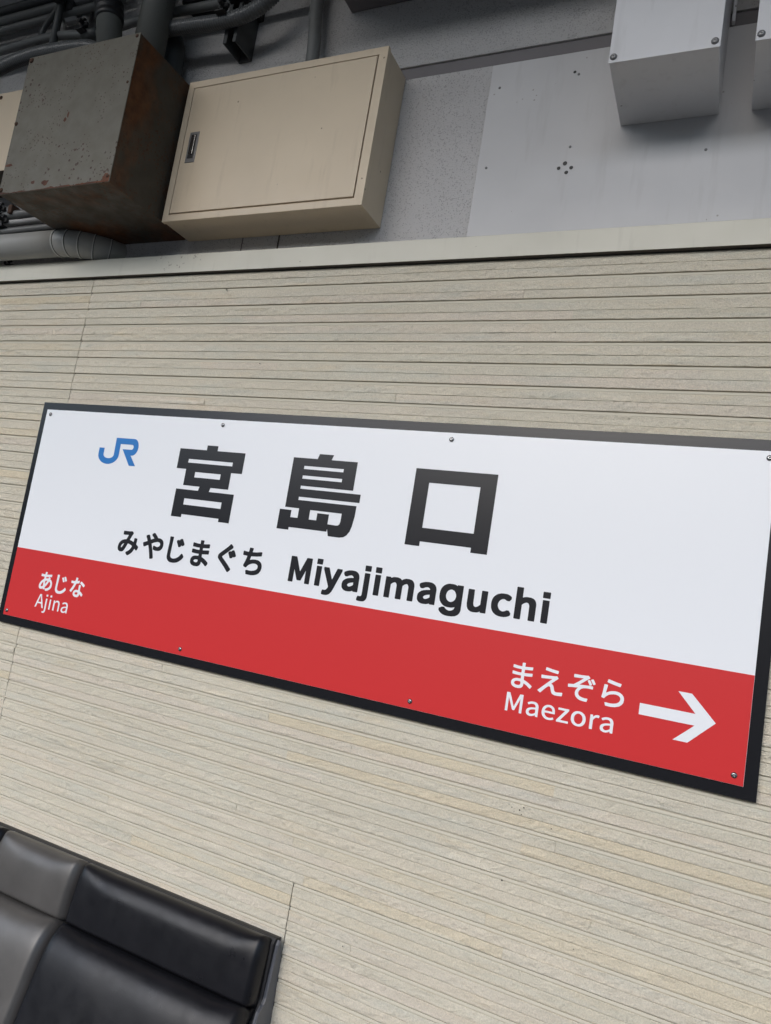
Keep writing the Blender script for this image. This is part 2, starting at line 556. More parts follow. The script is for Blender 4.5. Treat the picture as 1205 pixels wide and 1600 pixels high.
# ---- siding
siding = thing('siding_wall', 'cream stone pattern siding wall behind the station name sign', 'wall', (0.6, 0.02, -1.85))
K0, PITCH = 0.345, 0.0469
SEAM1, SEAM2 = 0.0583, 0.9975
rowz = lambda k: K0 - PITCH * k
KB = 28                                              # board joint: the seams jump here
top_z, bot_z = 0.3865, -1.84
def sbox(x0, x1, z0, z1):
    obj('siding_board', box_bm(x0, x1, Y0 + .0042, YW, z0, z1), M['grooveback'], siding)
zb = rowz(KB) - .001
sbox(-4, SEAM1 - .001, zb, top_z); sbox(SEAM1 + .001, 5, zb, top_z)
sbox(-4, SEAM2 - .001, bot_z, zb - .0012); sbox(SEAM2 + .001, 5, bot_z, zb - .0012)
obj('seam', box_bm(SEAM1 - .0012, SEAM1 + .0012, Y0 + .003, YW - .001, zb + .001, top_z - .001), M['sealant'], siding)
obj('seam', box_bm(SEAM2 - .0012, SEAM2 + .0012, Y0 + .003, YW - .001, bot_z, zb - .003), M['sealant'], siding)

def strip(x0, x1, z0, z1, rough, proud, topcut):
    """one stone strip: a gridded front with a ragged, split surface and thin returns to the board behind"""
    dx = .008
    n = max(2, int((x1 - x0) / dx))
    rows = [0, .04, .3, .6, .96, 1]
    b = bmesh.new()
    g = []
    seed = rng.uniform(0, 100)
    for j, t in enumerate(rows):
        z = z0 + (z1 - z0) * t
        row = []
        for i in range(n + 1):
            x = x0 + (x1 - x0) * i / n
            p = Vector((x * 75 + seed, z * 95, seed))
            d = noise.noise(p) * .0009 * rough + noise.noise(p * 3.1) * .00055 * rough
            d += max(0, noise.noise(Vector((x * 9 + seed, z * 60, 3))) - .12) * .0035 * rough
            zz = z
            if j <= 1:
                zz += noise.noise(Vector((x * 60 + seed, 7, j * 0))) * (.0009 if topcut else .0003) * rough
            edge = .0005 if j in (0, len(rows) - 1) else 0
            row.append(b.verts.new((x, Y0 - proud - d + edge, zz)))
        g.append(row)
    for r0, r1 in zip(g, g[1:]):
        for i in range(n):
            b.faces.new((r0[i], r0[i + 1], r1[i + 1], r1[i]))
    yb = Y0 + .0045
    lo = [b.verts.new((v.co.x, yb, z0)) for v in (g[0][0], g[0][n])]
    hi = [b.verts.new((v.co.x, yb, z1)) for v in (g[-1][0], g[-1][n])]
    b.faces.new([lo[0]] + g[0][::1] + [lo[1]])
    b.faces.new([hi[1]] + g[-1][::-1] + [hi[0]])
    b.faces.new([lo[0], hi[0]] + [r[0] for r in g[::-1]])
    b.faces.new([hi[1], lo[1]] + [r[n] for r in g])
    me = bpy.data.meshes.new('siding_strip')
    c = Vector(((x0 + x1) / 2, Y0, (z0 + z1) / 2))
    bmesh.ops.translate(b, verts=b.verts, vec=-c)
    bmesh.ops.recalc_face_normals(b, faces=b.faces)
    b.to_mesh(me)
    b.free()
    me.materials.append(M['siding'])
    link('siding_strip', me, siding, c + Vector((0, 0, ZO)))

SX0, SX1, SZ0, SZ1 = -.021, 1.821, -.591, .021          # sign outline
nstrip = 0
for k in range(0, 40):
    ztop_ = rowz(k - 1) - .0085 if k > 0 else top_z - .002
    zbot_ = rowz(k)
    zt = min(ztop_, top_z - .002)
    seam = SEAM1 if k <= KB else SEAM2
    if k > 0:
        for s0, s1 in ((-.62, seam - .0012), (seam + .0012, 2.02)):
            obj('groove_bead', box_bm(s0, s1, Y0 + .0010, Y0 + .0044, ztop_ + .0006, ztop_ + .0062, .0004, seg=1), M['grooveback'], siding)
    zm = (zt + zbot_) / 2 + rng.uniform(-.0012, .0012)
    xl = -.62 if zbot_ > -.2 else max(-.45, -.62 + (-.2 - zbot_) * .6)
    xr = 2.02
    for lower, (a, c) in enumerate(((zm + .0004, zt), (zbot_, zm - .0004))):
        for s0, s1 in ((xl, seam - .0011), (seam + .0011, xr)):
            x = s0
            while x < s1 - 1e-6:
                L = rng.uniform(.42, 1.15)
                if rng.random() < .18:
                    L = rng.uniform(.12, .3)
                e = x + L
                if s1 - e < .18:
                    e = s1
                if not (x > SX0 and e < SX1 and a > SZ0 and c < SZ1):
                    # the flat/ragged look and how proud the piece stands
                    strip(x, e - (.00025 if e < s1 else 0), a, c, rng.choice((.35, .6, 1.0, 1.3)), rng.uniform(0, .0009), bool(lower))
                    nstrip += 1
                x = e
# the same courses carried on past the stretch that shows its stones one by one
bm_o = bmesh.new()
def plain(x0, x1, z0, z1, p):
    y = Y0 - p
    v = [bm_o.verts.new(q) for q in ((x0, y, z0), (x1, y, z0), (x1, y, z1), (x0, y, z1), (x0, Y0 + .0044, z0), (x1, Y0 + .0044, z0), (x1, Y0 + .0044, z1), (x0, Y0 + .0044, z1))]
    for f in ((0, 1, 2, 3), (4, 0, 3, 7), (1, 5, 6, 2), (3, 2, 6, 7), (0, 4, 5, 1)):
        bm_o.faces.new([v[i] for i in f])
for k in range(0, 46):
    zt = min(rowz(k - 1) - .0085 if k > 0 else top_z - .002, top_z - .002)
    zb_ = rowz(k)
    zm = (zt + zb_) / 2
    xl = -.62 if zb_ > -.2 else max(-.45, -.62 + (-.2 - zb_) * .6)
    spans = [(-4, xl - .0004), (2.0204, 5)] if k < 40 else [(-4, 5)]
    for a, c in spans:
        plain(a, c, zm + .0004, zt, rng.uniform(0, .0008))
        plain(a, c, zb_, zm - .0004, rng.uniform(0, .0008))
so = obj('siding_strips', bm_o, M['siding'], siding)
so['kind'] = 'stuff'

def chip(x, z, s):
    b = bmesh.new()
    n = 9
    R = []
    for k in range(n):
        a = 2 * math.pi * k / n
        q = s * (1 + .6 * noise.noise(Vector((math.cos(a) * 2 + x * 50, math.sin(a) * 2, z * 50))))
        R.append(b.verts.new((x + q * math.cos(a), Y0 - .0032, z + q * math.sin(a) * .8)))
    c = b.verts.new((x, Y0 - .0036, z))
    d = b.verts.new((x, Y0 + .002, z))
    for k in range(n):
        b.faces.new((R[k], R[(k + 1) % n], c))
        b.faces.new((R[(k + 1) % n], R[k], d))
    obj('dirt_spot', b, M['sealant'], siding)
for x, z, s in ((.53, .340, .0026), (.532, .336, .0016), (.674, .146, .002), (1.439, -.705, .0024), (1.446, -.699, .0022), (1.443, -.712, .0018),
                (1.424, -.704, .0014), (1.429, -.71, .0012), (1.418, -.70, .0012), (1.424, -.835, .0024), (1.50, -.722, .0016), (1.13, -1.05, .0016)):
    chip(x, z, s * .65)

trim = thing('trim_cap', 'long cream painted metal cap along the top of the siding', 'trim', (0.6, 0, .376))
b = prism_bm([(-.002, .3860), (-.002, .4350), (.000, .4370), (YW, .4370), (YW, .4355), (-.0008, .4350), (-.0008, .3860)], -6, 6)
obj('cap', b, M['trim'], trim)
obj('backing', box_bm(-6, 6, -.0007, YW, .3862, .4346), M['trimdark'], trim)

# ================================================================ the sign
W, H, RED = 1.8, 0.5702, 0.387
sign = thing('station_sign', 'wide white and red station name sign in a black frame on the siding', 'sign', (W / 2, .01, -H - .021))
obj('frame', box_bm(-.021, W + .021, .003, .0118, -H - .021, .021, .0006), M['signblack'], sign)
pn = obj('face_panel', box_bm(0, W, 0, .0029, -H, 0, .0003), M['signwhite'], sign)
rb = flat('red_band', [[(0.0004, -H + .0004), (W - .0004, -H + .0004), (W - .0004, -RED), (0.0004, -RED)]], M['signred'], sign, -.0004)
rb['label'] = 'red lower band of the sign'
TEXT = {'hira': [[[3874,-3607],[3825,-3566],[3822,-3537],[3835,-3522],[3881,-3500],[3917,-3474],[3947,-3444],[3970,-3413],[3993,-3365],[3943,-3340],[3893,-3323],[3850,-3313],[3842,-3314],[3795,-3417],[3766,-3473],[3730,-3517],[3696,-3536],[3639,-3541],[3617,-3538],[3593,-3531],[3563,-3509],[3549,-3489],[3542,-3473],[3537,-3446],[3537,-3401],[3545,-3357],[3569,-3311],[3610,-3270],[3655,-3242],[3715,-3222],[3771,-3216],[3821,-3105],[3819,-3102],[3792,-3102],[3699,-3109],[3653,-3108],[3645,-3101],[3642,-3069],[3642,-3021],[3651,-3011],[3778,-3011],[3862,-3006],[3891,-2999],[3919,-2999],[3929,-3002],[3958,-3025],[3966,-3036],[3965,-3062],[3940,-3098],[3888,-3209],[3886,-3221],[3931,-3230],[4018,-3258],[4021,-3254],[4024,-3228],[4024,-3168],[4030,-3159],[4063,-3157],[4109,-3162],[4121,-3173],[4122,-3223],[4113,-3305],[4179,-3348],[4192,-3362],[4191,-3393],[4169,-3444],[4157,-3454],[4131,-3454],[4085,-3421],[4047,-3490],[4031,-3511],[3989,-3553],[3943,-3586],[3905,-3607]],[[3648,-3437],[3639,-3430],[3633,-3415],[3636,-3398],[3648,-3374],[3672,-3347],[3699,-3330],[3723,-3322],[3718,-3338],[3687,-3401],[3663,-3433]],[[4621,-3602],[4611,-3589],[4585,-3498],[4547,-3383],[4501,-3275],[4491,-3275],[4397,-3321],[4364,-3322],[4354,-3313],[4335,-3273],[4329,-3258],[4329,-3237],[4332,-3229],[4340,-3222],[4383,-3208],[4454,-3177],[4429,-3126],[4397,-3078],[4396,-3052],[4407,-3039],[4457,-3020],[4489,-3021],[4496,-3028],[4553,-3133],[4649,-3096],[4648,-3090],[4577,-3029],[4571,-3018],[4572,-2997],[4577,-2988],[4618,-2960],[4645,-2959],[4657,-2964],[4737,-3033],[4758,-3054],[4760,-3071],[4849,-3075],[4888,-3088],[4921,-3108],[4948,-3138],[4964,-3174],[4970,-3237],[4964,-3277],[4950,-3313],[4924,-3345],[4901,-3362],[4889,-3369],[4841,-3384],[4748,-3387],[4685,-3374],[4671,-3369],[4663,-3361],[4660,-3354],[4660,-3297],[4663,-3280],[4673,-3272],[4702,-3272],[4741,-3285],[4769,-3291],[4796,-3290],[4829,-3280],[4850,-3265],[4859,-3253],[4866,-3234],[4868,-3225],[4866,-3213],[4852,-3189],[4834,-3176],[4805,-3167],[4772,-3166],[4688,-3188],[4599,-3225],[4599,-3234],[4660,-3383],[4715,-3551],[4715,-3577],[4707,-3587],[4649,-3602]],[[5293,-3606],[5269,-3604],[5230,-3594],[5193,-3574],[5158,-3536],[5140,-3493],[5135,-3452],[5135,-3318],[5143,-3128],[5143,-3061],[5138,-3030],[5138,-2996],[5140,-2989],[5149,-2983],[5240,-2983],[5251,-2994],[5241,-3150],[5236,-3418],[5239,-3442],[5247,-3462],[5264,-3484],[5288,-3498],[5326,-3506],[5374,-3501],[5422,-3486],[5468,-3462],[5501,-3436],[5534,-3402],[5553,-3375],[5569,-3362],[5597,-3364],[5642,-3418],[5641,-3445],[5613,-3481],[5573,-3520],[5525,-3556],[5475,-3582],[5417,-3599],[5353,-3607]],[[5434,-3212],[5427,-3205],[5399,-3152],[5362,-3094],[5362,-3066],[5372,-3055],[5408,-3041],[5437,-3041],[5451,-3054],[5453,-3030],[5461,-3022],[5497,-3005],[5528,-3005],[5560,-3046],[5600,-3114],[5603,-3121],[5603,-3150],[5595,-3157],[5552,-3177],[5528,-3176],[5511,-3154],[5510,-3186],[5502,-3195],[5465,-3213]],[[5999,-3598],[5975,-3596],[5929,-3583],[5909,-3573],[5880,-3547],[5863,-3513],[5861,-3456],[5864,-3436],[5885,-3398],[5910,-3376],[5943,-3359],[5982,-3349],[6077,-3345],[6079,-3302],[6073,-3298],[5963,-3296],[5871,-3288],[5863,-3278],[5863,-3204],[5874,-3193],[5905,-3193],[5982,-3202],[6073,-3205],[6077,-3199],[6076,-3153],[6071,-3150],[5994,-3149],[5876,-3139],[5865,-3127],[5866,-3052],[5876,-3044],[5905,-3044],[5999,-3056],[6073,-3058],[6077,-3052],[6074,-2978],[6080,-2970],[6087,-2967],[6164,-2967],[6173,-2971],[6177,-2980],[6173,-3040],[6173,-3052],[6176,-3054],[6229,-3051],[6313,-3039],[6354,-3040],[6362,-3052],[6362,-3122],[6356,-3130],[6337,-3135],[6265,-3142],[6176,-3147],[6173,-3153],[6173,-3196],[6176,-3201],[6205,-3200],[6320,-3186],[6359,-3186],[6367,-3196],[6366,-3271],[6354,-3281],[6179,-3296],[6175,-3300],[6175,-3324],[6178,-3360],[6181,-3364],[6217,-3376],[6270,-3400],[6315,-3426],[6368,-3464],[6381,-3480],[6381,-3506],[6378,-3513],[6347,-3560],[6315,-3562],[6265,-3522],[6217,-3491],[6186,-3476],[6182,-3480],[6179,-3518],[6169,-3542],[6145,-3570],[6126,-3583],[6090,-3596]],[[6011,-3504],[5989,-3499],[5966,-3487],[5959,-3470],[5967,-3458],[5994,-3443],[6032,-3435],[6051,-3435],[6083,-3442],[6081,-3472],[6071,-3493],[6054,-3502],[6039,-3505]],[[6965,-3611],[6864,-3511],[6696,-3367],[6657,-3328],[6645,-3308],[6642,-3291],[6643,-3255],[6650,-3236],[6666,-3215],[6701,-3182],[6869,-3043],[6911,-3003],[6941,-2966],[6950,-2961],[6977,-2962],[7028,-3008],[7033,-3015],[7032,-3044],[6785,-3249],[6765,-3267],[6761,-3275],[6773,-3290],[6953,-3439],[7049,-3529],[7049,-3558],[7016,-3591],[6993,-3611]],[[6984,-3287],[6976,-3279],[6919,-3179],[6919,-3150],[6929,-3139],[6962,-3125],[6989,-3125],[6998,-3129],[7000,-3119],[7008,-3110],[7037,-3096],[7046,-3093],[7073,-3094],[7102,-3133],[7133,-3186],[7141,-3203],[7140,-3229],[7130,-3239],[7097,-3254],[7070,-3254],[7058,-3247],[7056,-3265],[7049,-3273],[7013,-3288]],[[7567,-3593],[7500,-3589],[7492,-3583],[7475,-3525],[7475,-3501],[7481,-3493],[7519,-3490],[7584,-3497],[7637,-3495],[7706,-3480],[7752,-3459],[7777,-3434],[7784,-3422],[7791,-3384],[7780,-3357],[7767,-3345],[7746,-3333],[7711,-3323],[7661,-3323],[7622,-3330],[7586,-3342],[7553,-3359],[7526,-3378],[7504,-3400],[7476,-3437],[7447,-3437],[7402,-3420],[7390,-3411],[7389,-3381],[7419,-3312],[7441,-3247],[7460,-3172],[7454,-3169],[7356,-3164],[7342,-3159],[7336,-3151],[7336,-3074],[7342,-3066],[7349,-3063],[7459,-3075],[7480,-3074],[7489,-3033],[7492,-2983],[7502,-2972],[7586,-2975],[7595,-2980],[7597,-3009],[7585,-3060],[7584,-3069],[7586,-3072],[7702,-3061],[7807,-3042],[7838,-3042],[7846,-3046],[7849,-3055],[7849,-3124],[7841,-3137],[7709,-3157],[7567,-3167],[7562,-3175],[7545,-3252],[7548,-3254],[7625,-3234],[7687,-3229],[7762,-3234],[7795,-3244],[7842,-3268],[7873,-3302],[7889,-3336],[7895,-3367],[7895,-3410],[7882,-3470],[7841,-3528],[7786,-3564],[7711,-3586],[7637,-3594]]],
 'aji': [[[1371,-4874],[1363,-4867],[1342,-4834],[1343,-4819],[1354,-4812],[1393,-4806],[1433,-4790],[1448,-4781],[1462,-4772],[1482,-4752],[1498,-4718],[1502,-4690],[1493,-4657],[1483,-4642],[1471,-4630],[1447,-4615],[1440,-4616],[1411,-4674],[1390,-4707],[1366,-4739],[1326,-4779],[1326,-4786],[1336,-4819],[1335,-4826],[1327,-4834],[1293,-4844],[1282,-4844],[1273,-4838],[1266,-4824],[1213,-4842],[1164,-4844],[1145,-4838],[1133,-4830],[1114,-4809],[1106,-4788],[1104,-4760],[1108,-4729],[1126,-4684],[1146,-4654],[1177,-4621],[1213,-4593],[1242,-4576],[1246,-4536],[1247,-4517],[1244,-4514],[1173,-4514],[1139,-4512],[1131,-4510],[1125,-4502],[1126,-4455],[1136,-4448],[1204,-4454],[1251,-4453],[1256,-4443],[1260,-4394],[1268,-4385],[1319,-4385],[1326,-4390],[1328,-4403],[1319,-4445],[1321,-4452],[1420,-4442],[1488,-4429],[1505,-4431],[1510,-4437],[1510,-4483],[1501,-4493],[1418,-4505],[1312,-4513],[1309,-4515],[1307,-4551],[1316,-4552],[1365,-4545],[1395,-4544],[1400,-4536],[1403,-4515],[1410,-4509],[1424,-4509],[1464,-4519],[1470,-4528],[1464,-4555],[1484,-4564],[1509,-4579],[1536,-4603],[1555,-4633],[1565,-4661],[1567,-4711],[1563,-4741],[1549,-4775],[1525,-4807],[1486,-4838],[1447,-4857],[1380,-4874]],[[1191,-4779],[1177,-4775],[1171,-4764],[1171,-4750],[1177,-4728],[1199,-4688],[1219,-4666],[1234,-4654],[1240,-4651],[1252,-4754],[1230,-4768]],[[1310,-4703],[1303,-4659],[1304,-4619],[1342,-4607],[1374,-4604],[1371,-4616],[1346,-4659],[1318,-4697]],[[1838,-4878],[1804,-4875],[1773,-4867],[1749,-4852],[1720,-4821],[1706,-4787],[1702,-4749],[1708,-4542],[1708,-4438],[1704,-4406],[1706,-4400],[1713,-4396],[1773,-4397],[1782,-4406],[1776,-4484],[1770,-4734],[1777,-4768],[1782,-4781],[1792,-4793],[1815,-4804],[1849,-4809],[1887,-4807],[1932,-4793],[1965,-4776],[1993,-4754],[2017,-4728],[2038,-4700],[2044,-4695],[2057,-4698],[2090,-4740],[2090,-4751],[2068,-4779],[2037,-4811],[1999,-4839],[1957,-4859],[1913,-4873],[1857,-4879]],[[1940,-4567],[1932,-4559],[1903,-4504],[1880,-4470],[1881,-4461],[1885,-4456],[1917,-4443],[1931,-4443],[1936,-4449],[1971,-4503],[1988,-4537],[1988,-4546],[1980,-4554],[1951,-4567]],[[2012,-4537],[2006,-4531],[1982,-4487],[1954,-4446],[1955,-4434],[1961,-4428],[1989,-4415],[2001,-4415],[2011,-4425],[2039,-4467],[2060,-4504],[2060,-4518],[2054,-4524],[2025,-4537]],[[2462,-4875],[2439,-4873],[2409,-4865],[2390,-4855],[2366,-4834],[2353,-4808],[2351,-4774],[2354,-4758],[2365,-4735],[2390,-4711],[2411,-4699],[2439,-4691],[2458,-4689],[2513,-4690],[2511,-4561],[2519,-4555],[2568,-4555],[2575,-4563],[2575,-4639],[2579,-4707],[2635,-4735],[2681,-4768],[2692,-4779],[2692,-4794],[2670,-4829],[2665,-4833],[2654,-4833],[2602,-4794],[2582,-4783],[2579,-4810],[2574,-4821],[2568,-4833],[2550,-4853],[2534,-4863],[2513,-4871],[2481,-4875]],[[2451,-4810],[2430,-4803],[2420,-4794],[2416,-4787],[2416,-4777],[2422,-4764],[2441,-4752],[2458,-4748],[2493,-4748],[2515,-4754],[2516,-4777],[2512,-4791],[2504,-4800],[2481,-4810]],[[2271,-4766],[2229,-4744],[2224,-4738],[2225,-4728],[2250,-4696],[2281,-4648],[2313,-4590],[2334,-4542],[2331,-4540],[2299,-4541],[2237,-4539],[2228,-4527],[2227,-4482],[2237,-4475],[2288,-4479],[2356,-4476],[2368,-4432],[2372,-4394],[2376,-4385],[2384,-4380],[2438,-4385],[2444,-4391],[2444,-4406],[2430,-4465],[2443,-4464],[2491,-4450],[2504,-4451],[2510,-4459],[2510,-4508],[2498,-4516],[2409,-4535],[2379,-4608],[2337,-4688],[2292,-4758],[2284,-4766]],[[2669,-4592],[2612,-4553],[2546,-4518],[2539,-4512],[2537,-4506],[2539,-4497],[2563,-4464],[2582,-4462],[2620,-4481],[2673,-4512],[2708,-4537],[2709,-4554],[2694,-4576],[2680,-4592]]],
 'mae': [[[14041,-4863],[14014,-4862],[13987,-4856],[13952,-4839],[13935,-4821],[13925,-4803],[13921,-4776],[13925,-4748],[13940,-4721],[13960,-4703],[13983,-4692],[14025,-4681],[14096,-4680],[14095,-4625],[14091,-4622],[13979,-4620],[13927,-4614],[13923,-4607],[13923,-4563],[13925,-4559],[13931,-4557],[14010,-4566],[14091,-4568],[14093,-4563],[14093,-4508],[14089,-4505],[14006,-4503],[13931,-4494],[13926,-4488],[13927,-4444],[13933,-4440],[13945,-4439],[14023,-4449],[14092,-4451],[14095,-4446],[14094,-4385],[14096,-4380],[14102,-4378],[14148,-4378],[14154,-4382],[14151,-4431],[14151,-4446],[14154,-4449],[14298,-4434],[14303,-4442],[14303,-4485],[14298,-4491],[14152,-4504],[14151,-4561],[14154,-4566],[14229,-4560],[14296,-4551],[14304,-4552],[14308,-4559],[14306,-4602],[14302,-4608],[14261,-4614],[14196,-4620],[14163,-4620],[14154,-4623],[14155,-4690],[14158,-4694],[14218,-4717],[14259,-4740],[14313,-4777],[14319,-4784],[14319,-4792],[14293,-4832],[14284,-4835],[14221,-4788],[14161,-4757],[14159,-4761],[14156,-4803],[14149,-4821],[14131,-4841],[14115,-4852],[14092,-4859],[14060,-4864]],[[14027,-4808],[14004,-4802],[13992,-4796],[13985,-4788],[13978,-4771],[13988,-4751],[14000,-4743],[14033,-4733],[14077,-4733],[14098,-4738],[14099,-4773],[14097,-4782],[14088,-4798],[14071,-4806],[14060,-4808]],[[14483,-4861],[14439,-4831],[14436,-4826],[14437,-4820],[14678,-4580],[14677,-4578],[14669,-4577],[14483,-4595],[14477,-4588],[14473,-4546],[14475,-4532],[14481,-4529],[14537,-4531],[14604,-4527],[14721,-4518],[14756,-4510],[14765,-4512],[14789,-4538],[14793,-4546],[14793,-4551],[14689,-4647],[14673,-4665],[14696,-4674],[14712,-4690],[14722,-4709],[14742,-4776],[14750,-4790],[14775,-4800],[14800,-4800],[14890,-4789],[14895,-4797],[14895,-4822],[14891,-4849],[14886,-4852],[14858,-4856],[14806,-4860],[14760,-4860],[14721,-4849],[14705,-4838],[14690,-4814],[14664,-4732],[14656,-4722],[14641,-4717],[14627,-4720],[14610,-4731],[14544,-4799],[14494,-4859]],[[14748,-4465],[14641,-4452],[14545,-4437],[14540,-4430],[14540,-4419],[14546,-4384],[14550,-4380],[14556,-4380],[14666,-4399],[14779,-4411],[14784,-4419],[14777,-4461],[14771,-4466]],[[15300,-4862],[15263,-4860],[15217,-4852],[15175,-4835],[15140,-4804],[15122,-4773],[15116,-4729],[15120,-4704],[15127,-4684],[15140,-4661],[15158,-4640],[15159,-4636],[15058,-4647],[15000,-4657],[14987,-4657],[14980,-4652],[14976,-4613],[14979,-4601],[15077,-4589],[15152,-4532],[15239,-4458],[15236,-4455],[15215,-4455],[15073,-4464],[15068,-4458],[15066,-4437],[15066,-4410],[15071,-4404],[15200,-4403],[15288,-4397],[15323,-4392],[15336,-4403],[15355,-4425],[15356,-4433],[15351,-4440],[15317,-4465],[15182,-4577],[15200,-4578],[15349,-4566],[15419,-4567],[15425,-4571],[15425,-4615],[15420,-4621],[15344,-4620],[15303,-4622],[15253,-4632],[15227,-4646],[15208,-4660],[15192,-4679],[15180,-4702],[15176,-4725],[15180,-4748],[15188,-4764],[15202,-4777],[15225,-4789],[15263,-4799],[15301,-4803],[15346,-4801],[15350,-4804],[15352,-4815],[15343,-4857],[15336,-4862]],[[15361,-4562],[15316,-4485],[15316,-4479],[15323,-4473],[15348,-4463],[15355,-4463],[15361,-4469],[15388,-4512],[15400,-4537],[15400,-4544],[15394,-4551],[15369,-4562]],[[15422,-4539],[15375,-4464],[15376,-4456],[15380,-4452],[15407,-4440],[15415,-4441],[15424,-4452],[15462,-4514],[15461,-4521],[15457,-4526],[15430,-4539]],[[15733,-4859],[15670,-4856],[15666,-4849],[15654,-4807],[15656,-4798],[15678,-4796],[15718,-4800],[15760,-4800],[15802,-4796],[15856,-4780],[15889,-4759],[15910,-4730],[15917,-4699],[15914,-4682],[15905,-4663],[15897,-4655],[15870,-4637],[15833,-4629],[15793,-4631],[15751,-4641],[15729,-4649],[15704,-4662],[15681,-4679],[15658,-4702],[15639,-4730],[15628,-4731],[15593,-4722],[15587,-4716],[15586,-4711],[15600,-4636],[15615,-4486],[15620,-4480],[15664,-4483],[15672,-4486],[15677,-4492],[15677,-4505],[15659,-4615],[15660,-4628],[15713,-4597],[15758,-4582],[15793,-4575],[15827,-4573],[15870,-4577],[15907,-4590],[15939,-4610],[15962,-4635],[15976,-4666],[15980,-4701],[15972,-4751],[15949,-4789],[15910,-4823],[15841,-4850],[15776,-4859]],[[15881,-4484],[15776,-4466],[15672,-4442],[15665,-4438],[15663,-4432],[15673,-4392],[15680,-4384],[15687,-4383],[15820,-4414],[15902,-4426],[15906,-4430],[15907,-4438],[15897,-4478],[15891,-4484]]],
